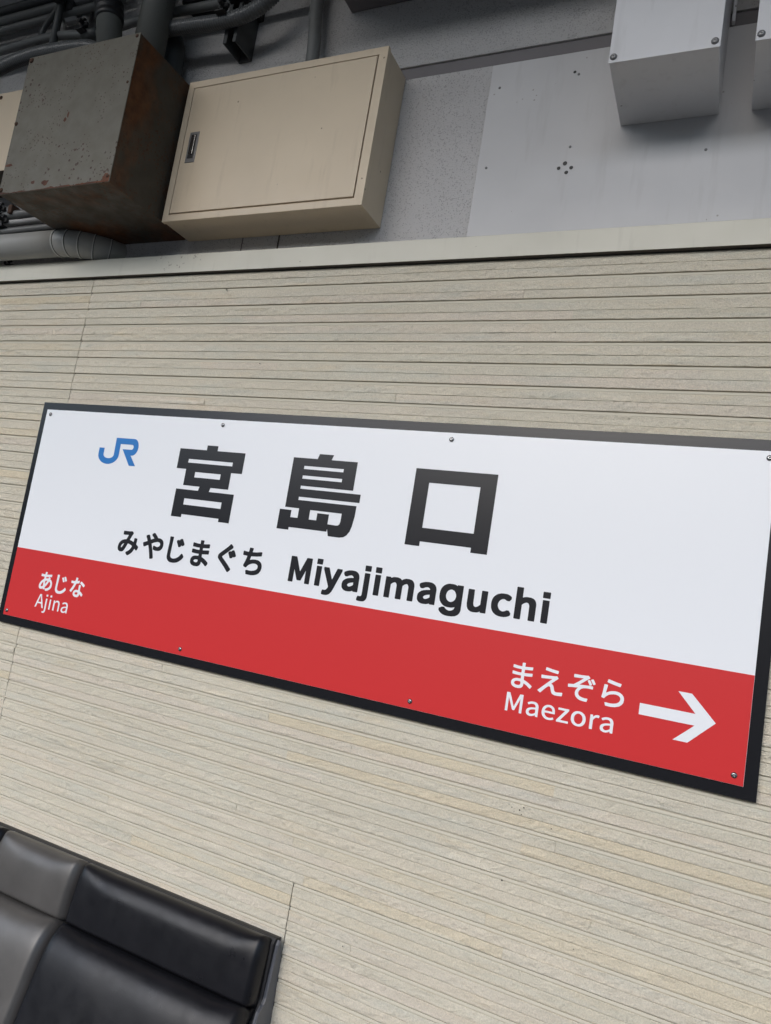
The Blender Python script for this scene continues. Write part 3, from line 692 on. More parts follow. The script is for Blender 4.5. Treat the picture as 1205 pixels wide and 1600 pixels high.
 'lat': [[[8643,-3586],[8636,-3576],[8636,-3028],[8639,-3021],[8648,-3017],[8771,-3017],[8782,-3022],[8912,-3335],[9041,-3023],[9054,-3017],[9173,-3017],[9181,-3020],[9186,-3028],[9186,-3576],[9183,-3583],[9173,-3587],[9073,-3587],[9062,-3581],[9059,-3304],[9050,-3318],[8965,-3525],[8951,-3533],[8868,-3533],[8859,-3528],[8771,-3318],[8762,-3304],[8760,-3581],[8748,-3587]],[[9323,-3586],[9316,-3576],[9316,-3160],[9325,-3151],[9436,-3151],[9443,-3155],[9446,-3162],[9446,-3578],[9436,-3587]],[[9314,-3114],[9307,-3103],[9307,-3004],[9310,-2996],[9320,-2993],[9439,-2993],[9448,-2995],[9452,-3004],[9452,-3103],[9449,-3111],[9439,-3114]],[[9571,-3753],[9538,-3748],[9524,-3740],[9523,-3694],[9535,-3652],[9546,-3644],[9602,-3646],[9625,-3635],[9647,-3613],[9664,-3584],[9670,-3565],[9504,-3202],[9504,-3158],[9516,-3152],[9624,-3152],[9634,-3158],[9738,-3403],[9831,-3158],[9843,-3152],[9952,-3152],[9958,-3160],[9958,-3197],[9802,-3591],[9769,-3662],[9731,-3711],[9699,-3733],[9660,-3748],[9621,-3753]],[[10122,-3596],[10097,-3594],[10058,-3583],[10031,-3567],[10005,-3539],[9994,-3515],[9988,-3478],[9988,-3444],[9997,-3403],[10018,-3371],[10064,-3339],[10111,-3319],[10178,-3304],[10242,-3296],[10249,-3293],[10250,-3288],[10230,-3260],[10192,-3246],[10142,-3258],[10089,-3284],[10042,-3284],[10033,-3276],[10008,-3237],[10008,-3198],[10033,-3180],[10067,-3166],[10122,-3148],[10183,-3141],[10230,-3141],[10278,-3146],[10316,-3161],[10351,-3188],[10373,-3222],[10384,-3261],[10387,-3291],[10386,-3580],[10378,-3586],[10280,-3586],[10272,-3581],[10266,-3569],[10225,-3586],[10192,-3594]],[[10158,-3491],[10139,-3484],[10124,-3471],[10119,-3456],[10132,-3437],[10155,-3419],[10186,-3407],[10239,-3394],[10258,-3393],[10260,-3442],[10257,-3449],[10228,-3469],[10197,-3484],[10169,-3491]],[[10453,-3758],[10414,-3754],[10392,-3747],[10388,-3741],[10388,-3707],[10406,-3654],[10414,-3652],[10473,-3654],[10488,-3643],[10496,-3626],[10499,-3609],[10499,-3161],[10509,-3153],[10620,-3153],[10626,-3156],[10629,-3163],[10629,-3636],[10626,-3665],[10617,-3692],[10604,-3716],[10570,-3744],[10545,-3753],[10525,-3756]],[[10497,-3113],[10491,-3103],[10491,-3003],[10495,-2994],[10503,-2992],[10625,-2992],[10635,-2995],[10638,-3003],[10638,-3103],[10633,-3111],[10625,-3113]],[[10757,-3586],[10750,-3576],[10750,-3160],[10760,-3151],[10871,-3151],[10878,-3155],[10881,-3162],[10880,-3578],[10871,-3587]],[[10749,-3114],[10742,-3103],[10742,-3004],[10745,-2996],[10754,-2993],[10874,-2993],[10882,-2995],[10886,-3004],[10886,-3103],[10883,-3111],[10874,-3114]],[[11006,-3586],[10999,-3576],[10999,-3162],[11003,-3154],[11011,-3151],[11106,-3151],[11114,-3156],[11122,-3170],[11163,-3150],[11186,-3144],[11267,-3141],[11317,-3152],[11339,-3163],[11367,-3186],[11400,-3164],[11450,-3144],[11530,-3141],[11580,-3152],[11598,-3160],[11628,-3183],[11650,-3223],[11659,-3254],[11662,-3286],[11662,-3576],[11658,-3584],[11650,-3587],[11544,-3587],[11533,-3581],[11532,-3315],[11526,-3291],[11514,-3269],[11500,-3256],[11481,-3250],[11435,-3269],[11396,-3303],[11395,-3581],[11383,-3587],[11278,-3587],[11270,-3584],[11265,-3576],[11265,-3315],[11259,-3291],[11248,-3269],[11233,-3256],[11214,-3250],[11177,-3264],[11153,-3280],[11130,-3303],[11128,-3581],[11117,-3587]],[[11885,-3596],[11860,-3594],[11821,-3583],[11793,-3567],[11767,-3539],[11756,-3515],[11750,-3478],[11750,-3444],[11759,-3403],[11781,-3371],[11826,-3339],[11873,-3319],[11940,-3304],[12004,-3296],[12012,-3293],[12013,-3288],[11993,-3260],[11954,-3246],[11904,-3258],[11851,-3284],[11804,-3284],[11795,-3276],[11770,-3237],[11770,-3198],[11796,-3180],[11829,-3166],[11885,-3148],[11946,-3141],[11993,-3141],[12040,-3146],[12079,-3161],[12113,-3188],[12135,-3222],[12147,-3261],[12150,-3291],[12149,-3580],[12140,-3586],[12043,-3586],[12034,-3581],[12029,-3569],[11987,-3586],[11954,-3594]],[[11921,-3491],[11901,-3484],[11887,-3471],[11881,-3456],[11894,-3437],[11918,-3419],[11948,-3407],[12001,-3394],[12020,-3393],[12022,-3442],[12019,-3449],[11990,-3469],[11959,-3484],[11932,-3491]],[[12447,-3754],[12414,-3752],[12372,-3744],[12339,-3733],[12303,-3713],[12271,-3685],[12253,-3660],[12252,-3620],[12317,-3585],[12364,-3584],[12400,-3618],[12425,-3632],[12472,-3645],[12494,-3643],[12526,-3634],[12557,-3617],[12573,-3595],[12581,-3561],[12578,-3559],[12550,-3571],[12516,-3579],[12480,-3582],[12408,-3579],[12372,-3571],[12336,-3557],[12317,-3545],[12279,-3512],[12249,-3466],[12232,-3408],[12229,-3369],[12232,-3291],[12249,-3230],[12269,-3196],[12304,-3157],[12342,-3132],[12386,-3115],[12422,-3109],[12511,-3109],[12547,-3117],[12580,-3133],[12584,-3132],[12586,-3120],[12594,-3114],[12708,-3115],[12715,-3125],[12715,-3612],[12703,-3656],[12684,-3685],[12664,-3706],[12630,-3727],[12608,-3737],[12539,-3752]],[[12467,-3469],[12433,-3459],[12400,-3435],[12380,-3405],[12368,-3369],[12365,-3344],[12377,-3296],[12391,-3269],[12405,-3251],[12439,-3229],[12475,-3220],[12516,-3232],[12536,-3243],[12553,-3262],[12575,-3305],[12582,-3332],[12582,-3361],[12570,-3403],[12548,-3437],[12511,-3462],[12480,-3470]],[[12962,-3596],[12920,-3591],[12881,-3574],[12853,-3549],[12831,-3502],[12821,-3437],[12822,-3157],[12834,-3150],[12942,-3151],[12951,-3157],[12955,-3427],[12961,-3451],[12973,-3472],[12981,-3479],[13009,-3488],[13031,-3481],[13060,-3466],[13088,-3442],[13099,-3427],[13100,-3157],[13111,-3150],[13220,-3151],[13227,-3161],[13226,-3580],[13217,-3586],[13120,-3586],[13111,-3580],[13109,-3566],[13106,-3565],[13064,-3586],[13037,-3593]],[[13527,-3596],[13469,-3588],[13422,-3571],[13376,-3539],[13344,-3498],[13323,-3449],[13315,-3388],[13315,-3351],[13323,-3291],[13346,-3239],[13375,-3205],[13427,-3166],[13488,-3146],[13535,-3141],[13608,-3143],[13641,-3151],[13674,-3166],[13706,-3188],[13709,-3227],[13705,-3237],[13678,-3269],[13666,-3277],[13622,-3276],[13588,-3256],[13563,-3248],[13538,-3251],[13511,-3263],[13487,-3281],[13466,-3310],[13451,-3351],[13452,-3390],[13463,-3422],[13487,-3459],[13508,-3474],[13541,-3488],[13566,-3489],[13577,-3486],[13608,-3474],[13638,-3455],[13683,-3456],[13719,-3502],[13720,-3539],[13697,-3558],[13652,-3581],[13599,-3594]],[[13795,-3586],[13788,-3576],[13788,-2979],[13798,-2971],[13909,-2971],[13916,-2974],[13918,-2982],[13920,-3165],[13959,-3149],[13984,-3144],[14006,-3141],[14086,-3144],[14134,-3161],[14163,-3184],[14181,-3213],[14193,-3254],[14196,-3284],[14196,-3578],[14192,-3584],[14184,-3587],[14075,-3587],[14067,-3581],[14065,-3313],[14059,-3289],[14048,-3268],[14034,-3256],[14011,-3249],[13986,-3256],[13953,-3273],[13919,-3303],[13918,-3581],[13906,-3587]],[[14316,-3586],[14309,-3576],[14309,-3160],[14319,-3151],[14430,-3151],[14437,-3155],[14439,-3162],[14439,-3578],[14430,-3587]],[[14308,-3114],[14301,-3103],[14301,-3004],[14304,-2996],[14313,-2993],[14433,-2993],[14441,-2995],[14445,-3004],[14445,-3103],[14442,-3111],[14433,-3114]]],
 'ajina': [[[1104,-5326],[1102,-5320],[1228,-4976],[1234,-4972],[1285,-4973],[1388,-5250],[1413,-5324],[1409,-5326],[1361,-5325],[1324,-5220],[1193,-5219],[1189,-5221],[1187,-5225],[1152,-5325]],[[1205,-5182],[1203,-5179],[1207,-5168],[1257,-5019],[1261,-5025],[1310,-5179],[1306,-5182]],[[1416,-5441],[1400,-5438],[1394,-5434],[1403,-5402],[1406,-5399],[1432,-5404],[1446,-5400],[1457,-5390],[1463,-5374],[1465,-5354],[1465,-5066],[1469,-5063],[1512,-5063],[1515,-5067],[1515,-5369],[1513,-5384],[1507,-5403],[1498,-5418],[1481,-5433],[1461,-5440]],[[1462,-5009],[1460,-5005],[1461,-4957],[1519,-4958],[1519,-5008]],[[1612,-5326],[1609,-5322],[1609,-5066],[1613,-5064],[1658,-5064],[1660,-5068],[1660,-5324],[1656,-5326]],[[1608,-5010],[1605,-5006],[1607,-4958],[1665,-4958],[1665,-5009]],[[1758,-5326],[1755,-5322],[1756,-5065],[1796,-5065],[1799,-5089],[1804,-5096],[1843,-5069],[1873,-5059],[1883,-5057],[1919,-5059],[1946,-5069],[1965,-5089],[1974,-5106],[1980,-5127],[1982,-5143],[1981,-5325],[1937,-5326],[1932,-5324],[1932,-5165],[1929,-5137],[1919,-5115],[1910,-5106],[1896,-5100],[1880,-5098],[1859,-5102],[1846,-5107],[1829,-5118],[1807,-5137],[1806,-5324],[1802,-5326]],[[2125,-5332],[2094,-5324],[2080,-5314],[2068,-5300],[2059,-5281],[2056,-5267],[2056,-5249],[2061,-5229],[2074,-5208],[2098,-5190],[2142,-5174],[2180,-5165],[2226,-5159],[2228,-5156],[2225,-5135],[2217,-5118],[2207,-5107],[2187,-5098],[2171,-5096],[2146,-5100],[2128,-5105],[2087,-5124],[2070,-5099],[2069,-5090],[2109,-5070],[2144,-5060],[2185,-5057],[2213,-5061],[2235,-5069],[2255,-5086],[2269,-5107],[2276,-5133],[2278,-5148],[2278,-5325],[2274,-5327],[2237,-5326],[2234,-5302],[2231,-5299],[2201,-5317],[2173,-5328],[2155,-5332]],[[2149,-5294],[2132,-5291],[2121,-5286],[2110,-5275],[2106,-5264],[2106,-5248],[2116,-5228],[2134,-5215],[2157,-5205],[2194,-5196],[2227,-5193],[2227,-5260],[2212,-5272],[2186,-5287],[2174,-5291]]],
 'maezora': [[[13877,-5317],[13874,-5313],[13875,-4971],[13933,-4970],[13939,-4972],[14034,-5213],[14038,-5208],[14059,-5151],[14130,-4972],[14135,-4970],[14194,-4971],[14194,-5316],[14148,-5317],[14144,-5315],[14143,-5116],[14146,-5056],[14142,-5060],[14054,-5280],[14050,-5282],[14018,-5282],[14014,-5280],[14009,-5270],[13921,-5054],[13924,-5106],[13923,-5315],[13919,-5317]],[[14340,-5321],[14310,-5311],[14297,-5303],[14285,-5289],[14277,-5273],[14275,-5260],[14275,-5236],[14281,-5216],[14294,-5197],[14318,-5180],[14349,-5168],[14375,-5161],[14443,-5151],[14445,-5149],[14445,-5139],[14441,-5125],[14434,-5112],[14422,-5101],[14411,-5096],[14398,-5094],[14368,-5096],[14350,-5101],[14313,-5119],[14306,-5119],[14302,-5117],[14288,-5093],[14288,-5083],[14324,-5066],[14356,-5056],[14393,-5051],[14434,-5054],[14458,-5064],[14477,-5079],[14491,-5101],[14498,-5125],[14500,-5144],[14500,-5314],[14496,-5317],[14457,-5317],[14454,-5314],[14452,-5294],[14448,-5292],[14427,-5305],[14395,-5318],[14379,-5321]],[[14368,-5281],[14352,-5278],[14343,-5273],[14334,-5265],[14329,-5255],[14328,-5238],[14338,-5220],[14356,-5207],[14375,-5199],[14418,-5189],[14446,-5187],[14447,-5244],[14445,-5249],[14423,-5265],[14404,-5275],[14386,-5280]],[[14685,-5321],[14662,-5318],[14628,-5305],[14604,-5287],[14595,-5277],[14582,-5260],[14570,-5230],[14566,-5203],[14566,-5174],[14569,-5147],[14578,-5123],[14584,-5112],[14604,-5087],[14630,-5067],[14657,-5056],[14698,-5051],[14729,-5054],[14754,-5064],[14783,-5086],[14797,-5109],[14806,-5134],[14810,-5182],[14808,-5198],[14806,-5200],[14621,-5201],[14623,-5219],[14633,-5243],[14648,-5259],[14666,-5272],[14690,-5280],[14719,-5282],[14752,-5273],[14774,-5263],[14779,-5263],[14787,-5270],[14795,-5286],[14798,-5292],[14796,-5298],[14763,-5313],[14726,-5321]],[[14621,-5163],[14621,-5157],[14626,-5139],[14632,-5128],[14644,-5114],[14659,-5102],[14687,-5092],[14713,-5094],[14732,-5103],[14744,-5113],[14753,-5126],[14760,-5155],[14760,-5161],[14756,-5164]],[[14849,-5317],[14846,-5313],[14846,-5288],[14848,-5283],[14986,-5101],[14982,-5099],[14865,-5099],[14862,-5095],[14863,-5059],[15059,-5058],[15060,-5087],[14919,-5273],[14923,-5276],[15061,-5276],[15064,-5280],[15063,-5316]],[[15220,-5321],[15198,-5318],[15168,-5307],[15143,-5289],[15127,-5270],[15118,-5255],[15107,-5228],[15104,-5203],[15104,-5173],[15108,-5144],[15118,-5118],[15143,-5085],[15168,-5067],[15197,-5056],[15241,-5051],[15276,-5056],[15301,-5066],[15332,-5088],[15351,-5112],[15363,-5142],[15369,-5179],[15369,-5195],[15365,-5225],[15351,-5262],[15328,-5290],[15303,-5307],[15274,-5318],[15250,-5321]],[[15230,-5280],[15214,-5276],[15197,-5268],[15180,-5254],[15168,-5233],[15162,-5217],[15158,-5184],[15160,-5165],[15168,-5141],[15180,-5122],[15200,-5104],[15220,-5096],[15237,-5094],[15253,-5096],[15274,-5105],[15292,-5121],[15305,-5142],[15312,-5168],[15314,-5187],[15312,-5206],[15305,-5232],[15291,-5254],[15275,-5268],[15254,-5278]],[[15443,-5317],[15440,-5313],[15441,-5059],[15484,-5058],[15486,-5062],[15489,-5092],[15491,-5093],[15509,-5074],[15537,-5056],[15560,-5051],[15581,-5051],[15595,-5055],[15600,-5058],[15600,-5068],[15592,-5098],[15581,-5099],[15558,-5096],[15540,-5101],[15517,-5119],[15507,-5132],[15494,-5154],[15493,-5316]],[[15692,-5321],[15662,-5311],[15649,-5303],[15636,-5289],[15629,-5273],[15627,-5260],[15627,-5236],[15633,-5216],[15646,-5197],[15670,-5180],[15700,-5168],[15727,-5161],[15794,-5151],[15797,-5149],[15797,-5139],[15793,-5125],[15786,-5112],[15774,-5101],[15763,-5096],[15750,-5094],[15720,-5096],[15702,-5101],[15665,-5119],[15658,-5119],[15654,-5117],[15640,-5093],[15640,-5083],[15676,-5066],[15708,-5056],[15745,-5051],[15786,-5054],[15810,-5064],[15829,-5079],[15843,-5101],[15850,-5125],[15852,-5144],[15852,-5314],[15848,-5317],[15809,-5317],[15806,-5314],[15804,-5294],[15800,-5292],[15778,-5305],[15747,-5318],[15731,-5321]],[[15720,-5281],[15704,-5278],[15695,-5273],[15686,-5265],[15681,-5255],[15680,-5238],[15690,-5220],[15708,-5207],[15727,-5199],[15770,-5189],[15798,-5187],[15799,-5244],[15797,-5249],[15775,-5265],[15755,-5275],[15738,-5280]]]}
T = {k: [[(x / 1e4, z / 1e4) for x, z in l] for l in v] for k, v in TEXT.items()}
def rect(x0, x1, z0, z1):
    return [(x0, z0), (x1, z0), (x1, z1), (x0, z1)]
yi = -.0004
flat('kanji', [[(.4915, -.079), (.5733, -.079), (.5733, -.0668), (.6057, -.0668), (.6057, -.079), (.6884, -.079), (.6884, -.1292), (.6575, -.1292),
                (.6575, -.1697), (.6054, -.1697), (.6026, -.18), (.677, -.18), (.677, -.2487), (.6458, -.2487), (.6458, -.241), (.5338, -.241),
                (.5338, -.2487), (.5022, -.2487), (.5022, -.18), (.5695, -.18), (.5727, -.1697), (.5215, -.1697), (.5215, -.1292), (.4915, -.1292)],
               rect(.5236, .657, -.1130, -.1037), rect(.5508, .628, -.1481, -.1348), rect(.5332, .646, -.2172, -.2017)], M['ink'], sign, yi)
hook = [(1.0033, -.1754), (1.003, -.198), (1.0, -.2205), (.9965, -.2325), (.9905, -.2412), (.9835, -.246), (.9740, -.248), (.9452, -.248)]
flat('kanji', [[(.8232, -.0786), (.8865, -.0786), (.8899, -.0668), (.9266, -.0668), (.9226, -.0786), (.9886, -.0786), (.9886, -.1424), (.8547, -.1424), (.8547, -.1494),
                (1.0088, -.1494), (1.0088, -.1679), (.8547, -.1679), (.8547, -.1754)] + hook +
               [(.9404, -.232), (.9397, -.2388), (.8418, -.2388), (.8418, -.2452), (.8105, -.2452), (.8105, -.2001), (.8415, -.2001), (.8415, -.2162),
                (.8607, -.2162), (.8607, -.1942), (.8232, -.1942)],
               rect(.855, .957, -.1038, -.0964), rect(.855, .957, -.1262, -.1186),
               [(.89, -.1952), (.9704, -.1952), (.9704, -.2125), (.9690, -.2190), (.9660, -.2220), (.9610, -.2228), (.9393, -.2222), (.9393, -.2004), (.9096, -.2004), (.9096, -.2167), (.89, -.2167)]],
     M['ink'], sign, yi)
flat('kanji', [[(1.1292, -.0808), (1.3084, -.0808), (1.3084, -.2438), (1.2739, -.2438), (1.2739, -.2337), (1.1624, -.2337), (1.1624, -.2438), (1.1292, -.2438)],
               rect(1.1629, 1.275, -.205, -.1095)], M['ink'], sign, yi)
def arc(cx, cz, rx, rz, a0, a1, n=10):
    return [(cx + rx * math.cos(math.radians(a0 + (a1 - a0) * i / n)), cz + rz * math.sin(math.radians(a0 + (a1 - a0) * i / n))) for i in range(n + 1)]
logo = ([(.2232, -.0942), (.2411, -.0942), (.2411, -.1105)] + arc(.2592, -.1105, .018, .0103, 180, 360, 10)[1:-1] + [(.2773, -.1105), (.2759, -.0650)] +
        [(.3380, -.0648)] + arc(.3380, -.0868, .0176, .0220, 90, -90, 12)[1:] + [(.3345, -.1088), (.3567, -.1352), (.3354, -.1354), (.3036, -.0938), (.3340, -.0936)] +
        arc(.3335, -.0871, .0060, .0066, -90, 90, 8)[1:] + [(.2937, -.0805), (.2944, -.1105)] + arc(.2588, -.1105, .0356, .0256, 0, -180, 16)[1:])
lg = flat('logo', [logo], M['blueink'], sign, yi)
for key, nm, m, yy in (('hira', 'kana_lettering', M['ink'], yi), ('lat', 'roman_lettering', M['ink'], yi),
                       ('aji', 'kana_lettering', M['whiteink'], -.0008), ('ajina', 'roman_lettering', M['whiteink'], -.0008),
                       ('mae', 'kana_lettering', M['whiteink'], -.0008), ('maezora', 'roman_lettering', M['whiteink'], -.0008)):
    flat(nm, T[key], m, sign, yy)
flat('arrow', [[(1.625, -.4687), (1.716, -.4687), (1.685, -.4360), (1.7072, -.4360), (1.7488, -.4777), (1.7082, -.5190), (1.6845, -.5190), (1.7165, -.4884), (1.625, -.4884)]],
     M['whiteink'], sign, -.0008)
for x, z in ((.0168, -.0136), (.607, -.0140), (1.1976, -.0145), (1.7875, -.0125), (.0125, -.5578), (.6065, -.5560), (1.195, -.5552), (1.7845, -.5548)):
    screw(sign, (x, -.0003, z), .0052, M['steel'])

# ================================================================ boxes on the wall
def cabinet(x0, x1, yf, z0, z1):
    t = thing('utility_cabinet', 'flat cream metal cabinet with a locked door, right of the rusty box', 'cabinet', ((x0 + x1) / 2, YW, z0))
    fl = .0185
    obj('body', box_bm(x0 + .002, x1 - .002, yf + .012, YW - .0005, z0 + .002, z1 - .002, .0015), M['cabinet'], t)
    # front frame: four mitred bars with rounded outer edges
    b = box_bm(x0, x1, yf, yf + .0115, z0, z0 + fl, .0012)
    b = box_bm(x0, x1, yf, yf + .0115, z1 - fl, z1, .0012, b)
    b = box_bm(x0, x0 + fl, yf + .00005, yf + .0114, z0 + fl - .001, z1 - fl + .001, .0005, b)
    b = box_bm(x1 - .0225, x1, yf + .00005, yf + .0114, z0 + fl - .001, z1 - fl + .001, .0005, b)
    obj('front_frame', b, M['cabinet'], t)
    obj('rebate', box_bm(x0 + fl, x1 - .0225, yf + .0085, yf + .0118, z0 + fl, z1 - fl), M['cabinet_gap'], t)
    g = .0024
    d = obj('door', box_bm(x0 + fl + g, x1 - .0225 - g * 1.4, yf - .0006, yf + .0075, z0 + fl + g * 1.4, z1 - fl - g, .0012), M['cabinet'], t)
    lx0, lx1, lz0, lz1 = .3795, .4095, .6535, .738
    pl = obj('lock_plate', box_bm(lx0, lx1, yf - .0022, yf - .0004, lz0, lz1, .0006), M['zinc'], d)
    b = box_bm(lx0 + .006, lx1 - .006, yf - .0032, yf - .0021, lz0 + .011, lz1 - .008, .0005)
    obj('lock_recess', b, M['black'], pl)
    obj('lock_lever', box_bm(lx0 + .0085, lx1 - .0085, yf - .0058, yf - .0028, lz0 + .021, lz1 - .010, .0014), M['steel'], pl)
    obj('keyhole', box_bm(lx0 + .0135, lx0 + .0165, yf - .0064, yf - .0055, lz0 + .030, lz0 + .038, .0002), M['black'], pl)
    return t
cabinet(.3407, .9218, -.0623, .4953, .8864)

# rusty box
rx0, rx1, ryf, rz0, rz1 = -.0562, .3309, -.2357, .5016, .8902
t = thing('junction_box', 'deep rusty grey steel box left of the cream cabinet', 'junction box', ((rx0 + rx1) / 2, YW, rz0))
obj('body', box_bm(rx0 + .001, rx1 - .001, ryf + .002, YW - .0005, rz0 + .001, rz1 - .001, .002), M['rustside'], t)
fc = obj('front_cover', box_bm(rx0, rx1, ryf - .001, ryf + .0015, rz0, rz1, .0007), M['rustface'], t)
fc['label'] = 'rust specked grey green front cover'
# flaking rust along the cover's lower edge, ragged
b = bmesh.new()
n = 90
lo = []
hi = []
for i in range(n + 1):
    x = rx0 + .001 + (rx1 - rx0 - .002) * i / n
    hgt = .0012 + max(0, noise.noise(Vector((x * 26, 3.3, 0))) + .2) * .007 + max(0, noise.noise(Vector((x * 120, 1.3, 0)))) * .004 + (.014 if i > n - 5 else 0)
    if noise.noise(Vector((x * 9, 8, 0))) < -.25:
        hgt = .0008
    lo.append(b.verts.new((x, ryf - .0014, rz0 + .0004)))
    hi.append(b.verts.new((x, ryf - .0014, rz0 + hgt)))
for i in range(n):
    b.faces.new((lo[i], lo[i + 1], hi[i + 1], hi[i]))
obj('rust_scale', b, M['rustedge'], fc)
for x, z, r in ((rx0 + .008, rz0 + .012, .006), (rx0 + .007, .70, .0055), (rx0 + .010, rz1 - .010, .007), (rx1 - .010, rz1 - .008, .0045), (rx1 - .009, .76, .0035), (rx1 - .008, rz0 + .015, .0045)):
    screw(fc, (x, ryf - .001, z), r, M['rustbolt'])
def patch(cx, cz, rx, rz_, seed, parent=fc):
    b = bmesh.new()
    n = 18
    c = b.verts.new((cx, ryf - .0013, cz))
    R = []
    for k in range(n):
        a = 2 * math.pi * k / n
        q = 1 + .55 * noise.noise(Vector((math.cos(a) * 1.7 + seed, math.sin(a) * 1.7, seed)))
        R.append(b.verts.new((cx + rx * q * math.cos(a), ryf - .0013, cz + rz_ * q * math.sin(a))))
    for k in range(n):
        b.faces.new((R[k], R[(k + 1) % n], c))
    obj('rust_patch', b, M['rustedge'], parent)
for a in ((rx0 + .016, .582, .014, .0035, 1), (.132, .688, .005, .006, 2), (.140, .700, .003, .008, 6), (.110, .520, .013, .007, 3), (.066, .525, .008, .004, 4), (rx1 - .014, .513, .010, .010, 5)):
    patch(*a)

# cream box at the left edge
x0, x1, yf, z0, z1 = -.86, -.16, -.080, .695, .952
t = thing('cream_box', 'plain cream box at the left edge, partly behind the rusty box', 'electrical box', ((x0 + x1) / 2, YW, z0))
obj('body', box_bm(x0, x1, yf + .002, YW - .0005, z0, z1, .002), M['rustside'], t)
cv = obj('cover', box_bm(x0 - .001, x1 + .001, yf - .001, yf + .0015, z0 - .001, z1 + .001, .0008), M['cabinet'], t)
for x in (x0 + .02, -.385):
    for z in (z0 + .015, z1 - .013):
        screw(cv, (x, yf - .001, z), .006, M['rustbolt'])

# white boxes / ducts at the right
def white_duct(x0, x1, label):
    yf, z0, z1 = -.145, .6845, 1.085
    t = thing('duct_box', label, 'duct box', ((x0 + x1) / 2, YW, z0), 'white box ducts at the top right')
    obj('body', box_bm(x0 + .0015, x1 - .0015, yf + .002, YW - .0065, z0 + .001, z1, .001), M['whitebox'], t)
    lid = obj('lid', box_bm(x0, x1, yf - .001, yf + .0013, z0, z1 + .001, .0006), M['whitebox'], t)
    for x in (x0 + .0085, x1 - .0095):
        screw(lid, (x, yf - .001, z0 + .0115), .0065, M['zinc'])
    return t
white_duct(1.4464, 1.6375, 'white box duct with both lower screws in view, left of the other white duct')
white_duct(1.6926, 1.884, 'white box duct cut off by the right edge of the photo')
struct_fl = obj('conduit_strip', box_bm(1.640, 1.646, YW - .018, YW - .0065, .878, 1.09, .001), M['whitebox'])
tag(struct_fl, 'narrow pale strip running up the wall just right of the left white duct', 'strip')

# ================================================================ pipes and conduits
def pipe_obj(name, path, r, m, label, cat='pipe', group=None, seg=18, rib=None, n=8, parent=None):
    o = obj(name, tube_bm(smooth_path(path, n), r, seg, rib=rib), m, parent, smooth=True)
    if parent is None:
        tag(o, label, cat, group)
    return o

# grey elbowed pipe
px_r, pyy, pz = .0365, -.030, .477
t = thing('elbow_pipe', 'thick grey pipe with a ringed elbow turning into the wall under the rusty box', 'pipe', (-.3, pyy, pz - px_r))
obj('straight_pipe', tube_bm([(-1.4, pyy, pz), (-.05, pyy, pz)], px_r, 32), M['greypipe'], t, smooth=True)
RB = .150
el = []
segs = 6
for i in range(segs + 1):
    a = math.radians(78 * i / segs)
    el.append(Vector((-.050 + RB * math.sin(a), pyy + RB * (1 - math.cos(a)), pz)))
arc_ = [Vector((-.050 + RB * math.sin(math.radians(a_)), pyy + RB * (1 - math.cos(math.radians(a_))), pz)) for a_ in range(0, 84, 3)]
obj('elbow', tube_bm(arc_, px_r + .0010, 36, caps=False), M['greypipe'], t, smooth=True)
for a_ in (0, 13, 26, 39, 53, 68):
    ra = math.radians(a_)
    c = Vector((-.050 + RB * math.sin(ra), pyy + RB * (1 - math.cos(ra)), pz))
    d = Vector((math.cos(ra), math.sin(ra), 0))
    obj('ring', tube_bm([c - d * .0014, c + d * .0014], px_r + .0034, 48), M['ring'], t)
    obj('joint_gap', tube_bm([c + d * .0015, c + d * .0034], px_r + .0016, 48), M['bigpipe'], t)

# two big pipes into the rusty box
t = thing('thick_pipe', 'thick grey pipe with a black tape band, standing on the rusty box', 'pipe', (.15, -.16, .89))
pa, pb = Vector((-.035, -.16, 1.58)), Vector((.150, -.16, .8895))
obj('pipe', tube_bm([pa, pb], .0325, 28), M['bigpipe'], t, smooth=True)
f = lambda s: pa.lerp(pb, s)
tp = [f(.722 + .083 * i / 10) for i in range(11)]
obj('tape_band', tube_bm(tp, lambda s: .0362 + .0015 * math.sin(s * 17), 28), M['tape'], t, smooth=True)
t2 = obj('thick_pipe', tube_bm([(.198, -.09, 1.6), (.198, -.09, .8895)], .0415, 28), M['bigpipe'], smooth=True)
tag(t2, 'thickest plain grey pipe entering the right rear corner of the rusty box', 'pipe')
t3 = obj('stub_pipe', tube_bm(smooth_path([(.200, .000, .86), (.196, .000, 1.02), (.185, .000, 1.075), (.15, .0, 1.12)], 6), .030, 20), M['conduit_dark'], smooth=True)
tag(t3, 'dark pipe bending behind the rusty box beside the cabinet corner', 'pipe')

def clamp(parent, x, y, z, s=1.0):
    b = box_bm(x - .012 * s, x + .012 * s, y - .004, y + .004, z - .004 * s, z + .005 * s, .001)
    b = tube_bm([(x, y - .016 * s, z + .002), (x, y + .012, z + .002)], .0048 * s, 6, True, b)
    b = tube_bm([(x - .004 * s, y - .002, z - .015 * s), (x - .004 * s, y - .002, z + .017 * s)], .0032 * s, 8, True, b)
    b = box_bm(x - .010 * s, x + .004 * s, y - .007, y + .002, z + .011 * s, z + .015 * s, .0006, b)
    b = box_bm(x - .015 * s, x + .008 * s, y - .012, y + .009, z - .016 * s, z - .012 * s, .0006, b)
    return obj('clamp', b, M['black'], parent)

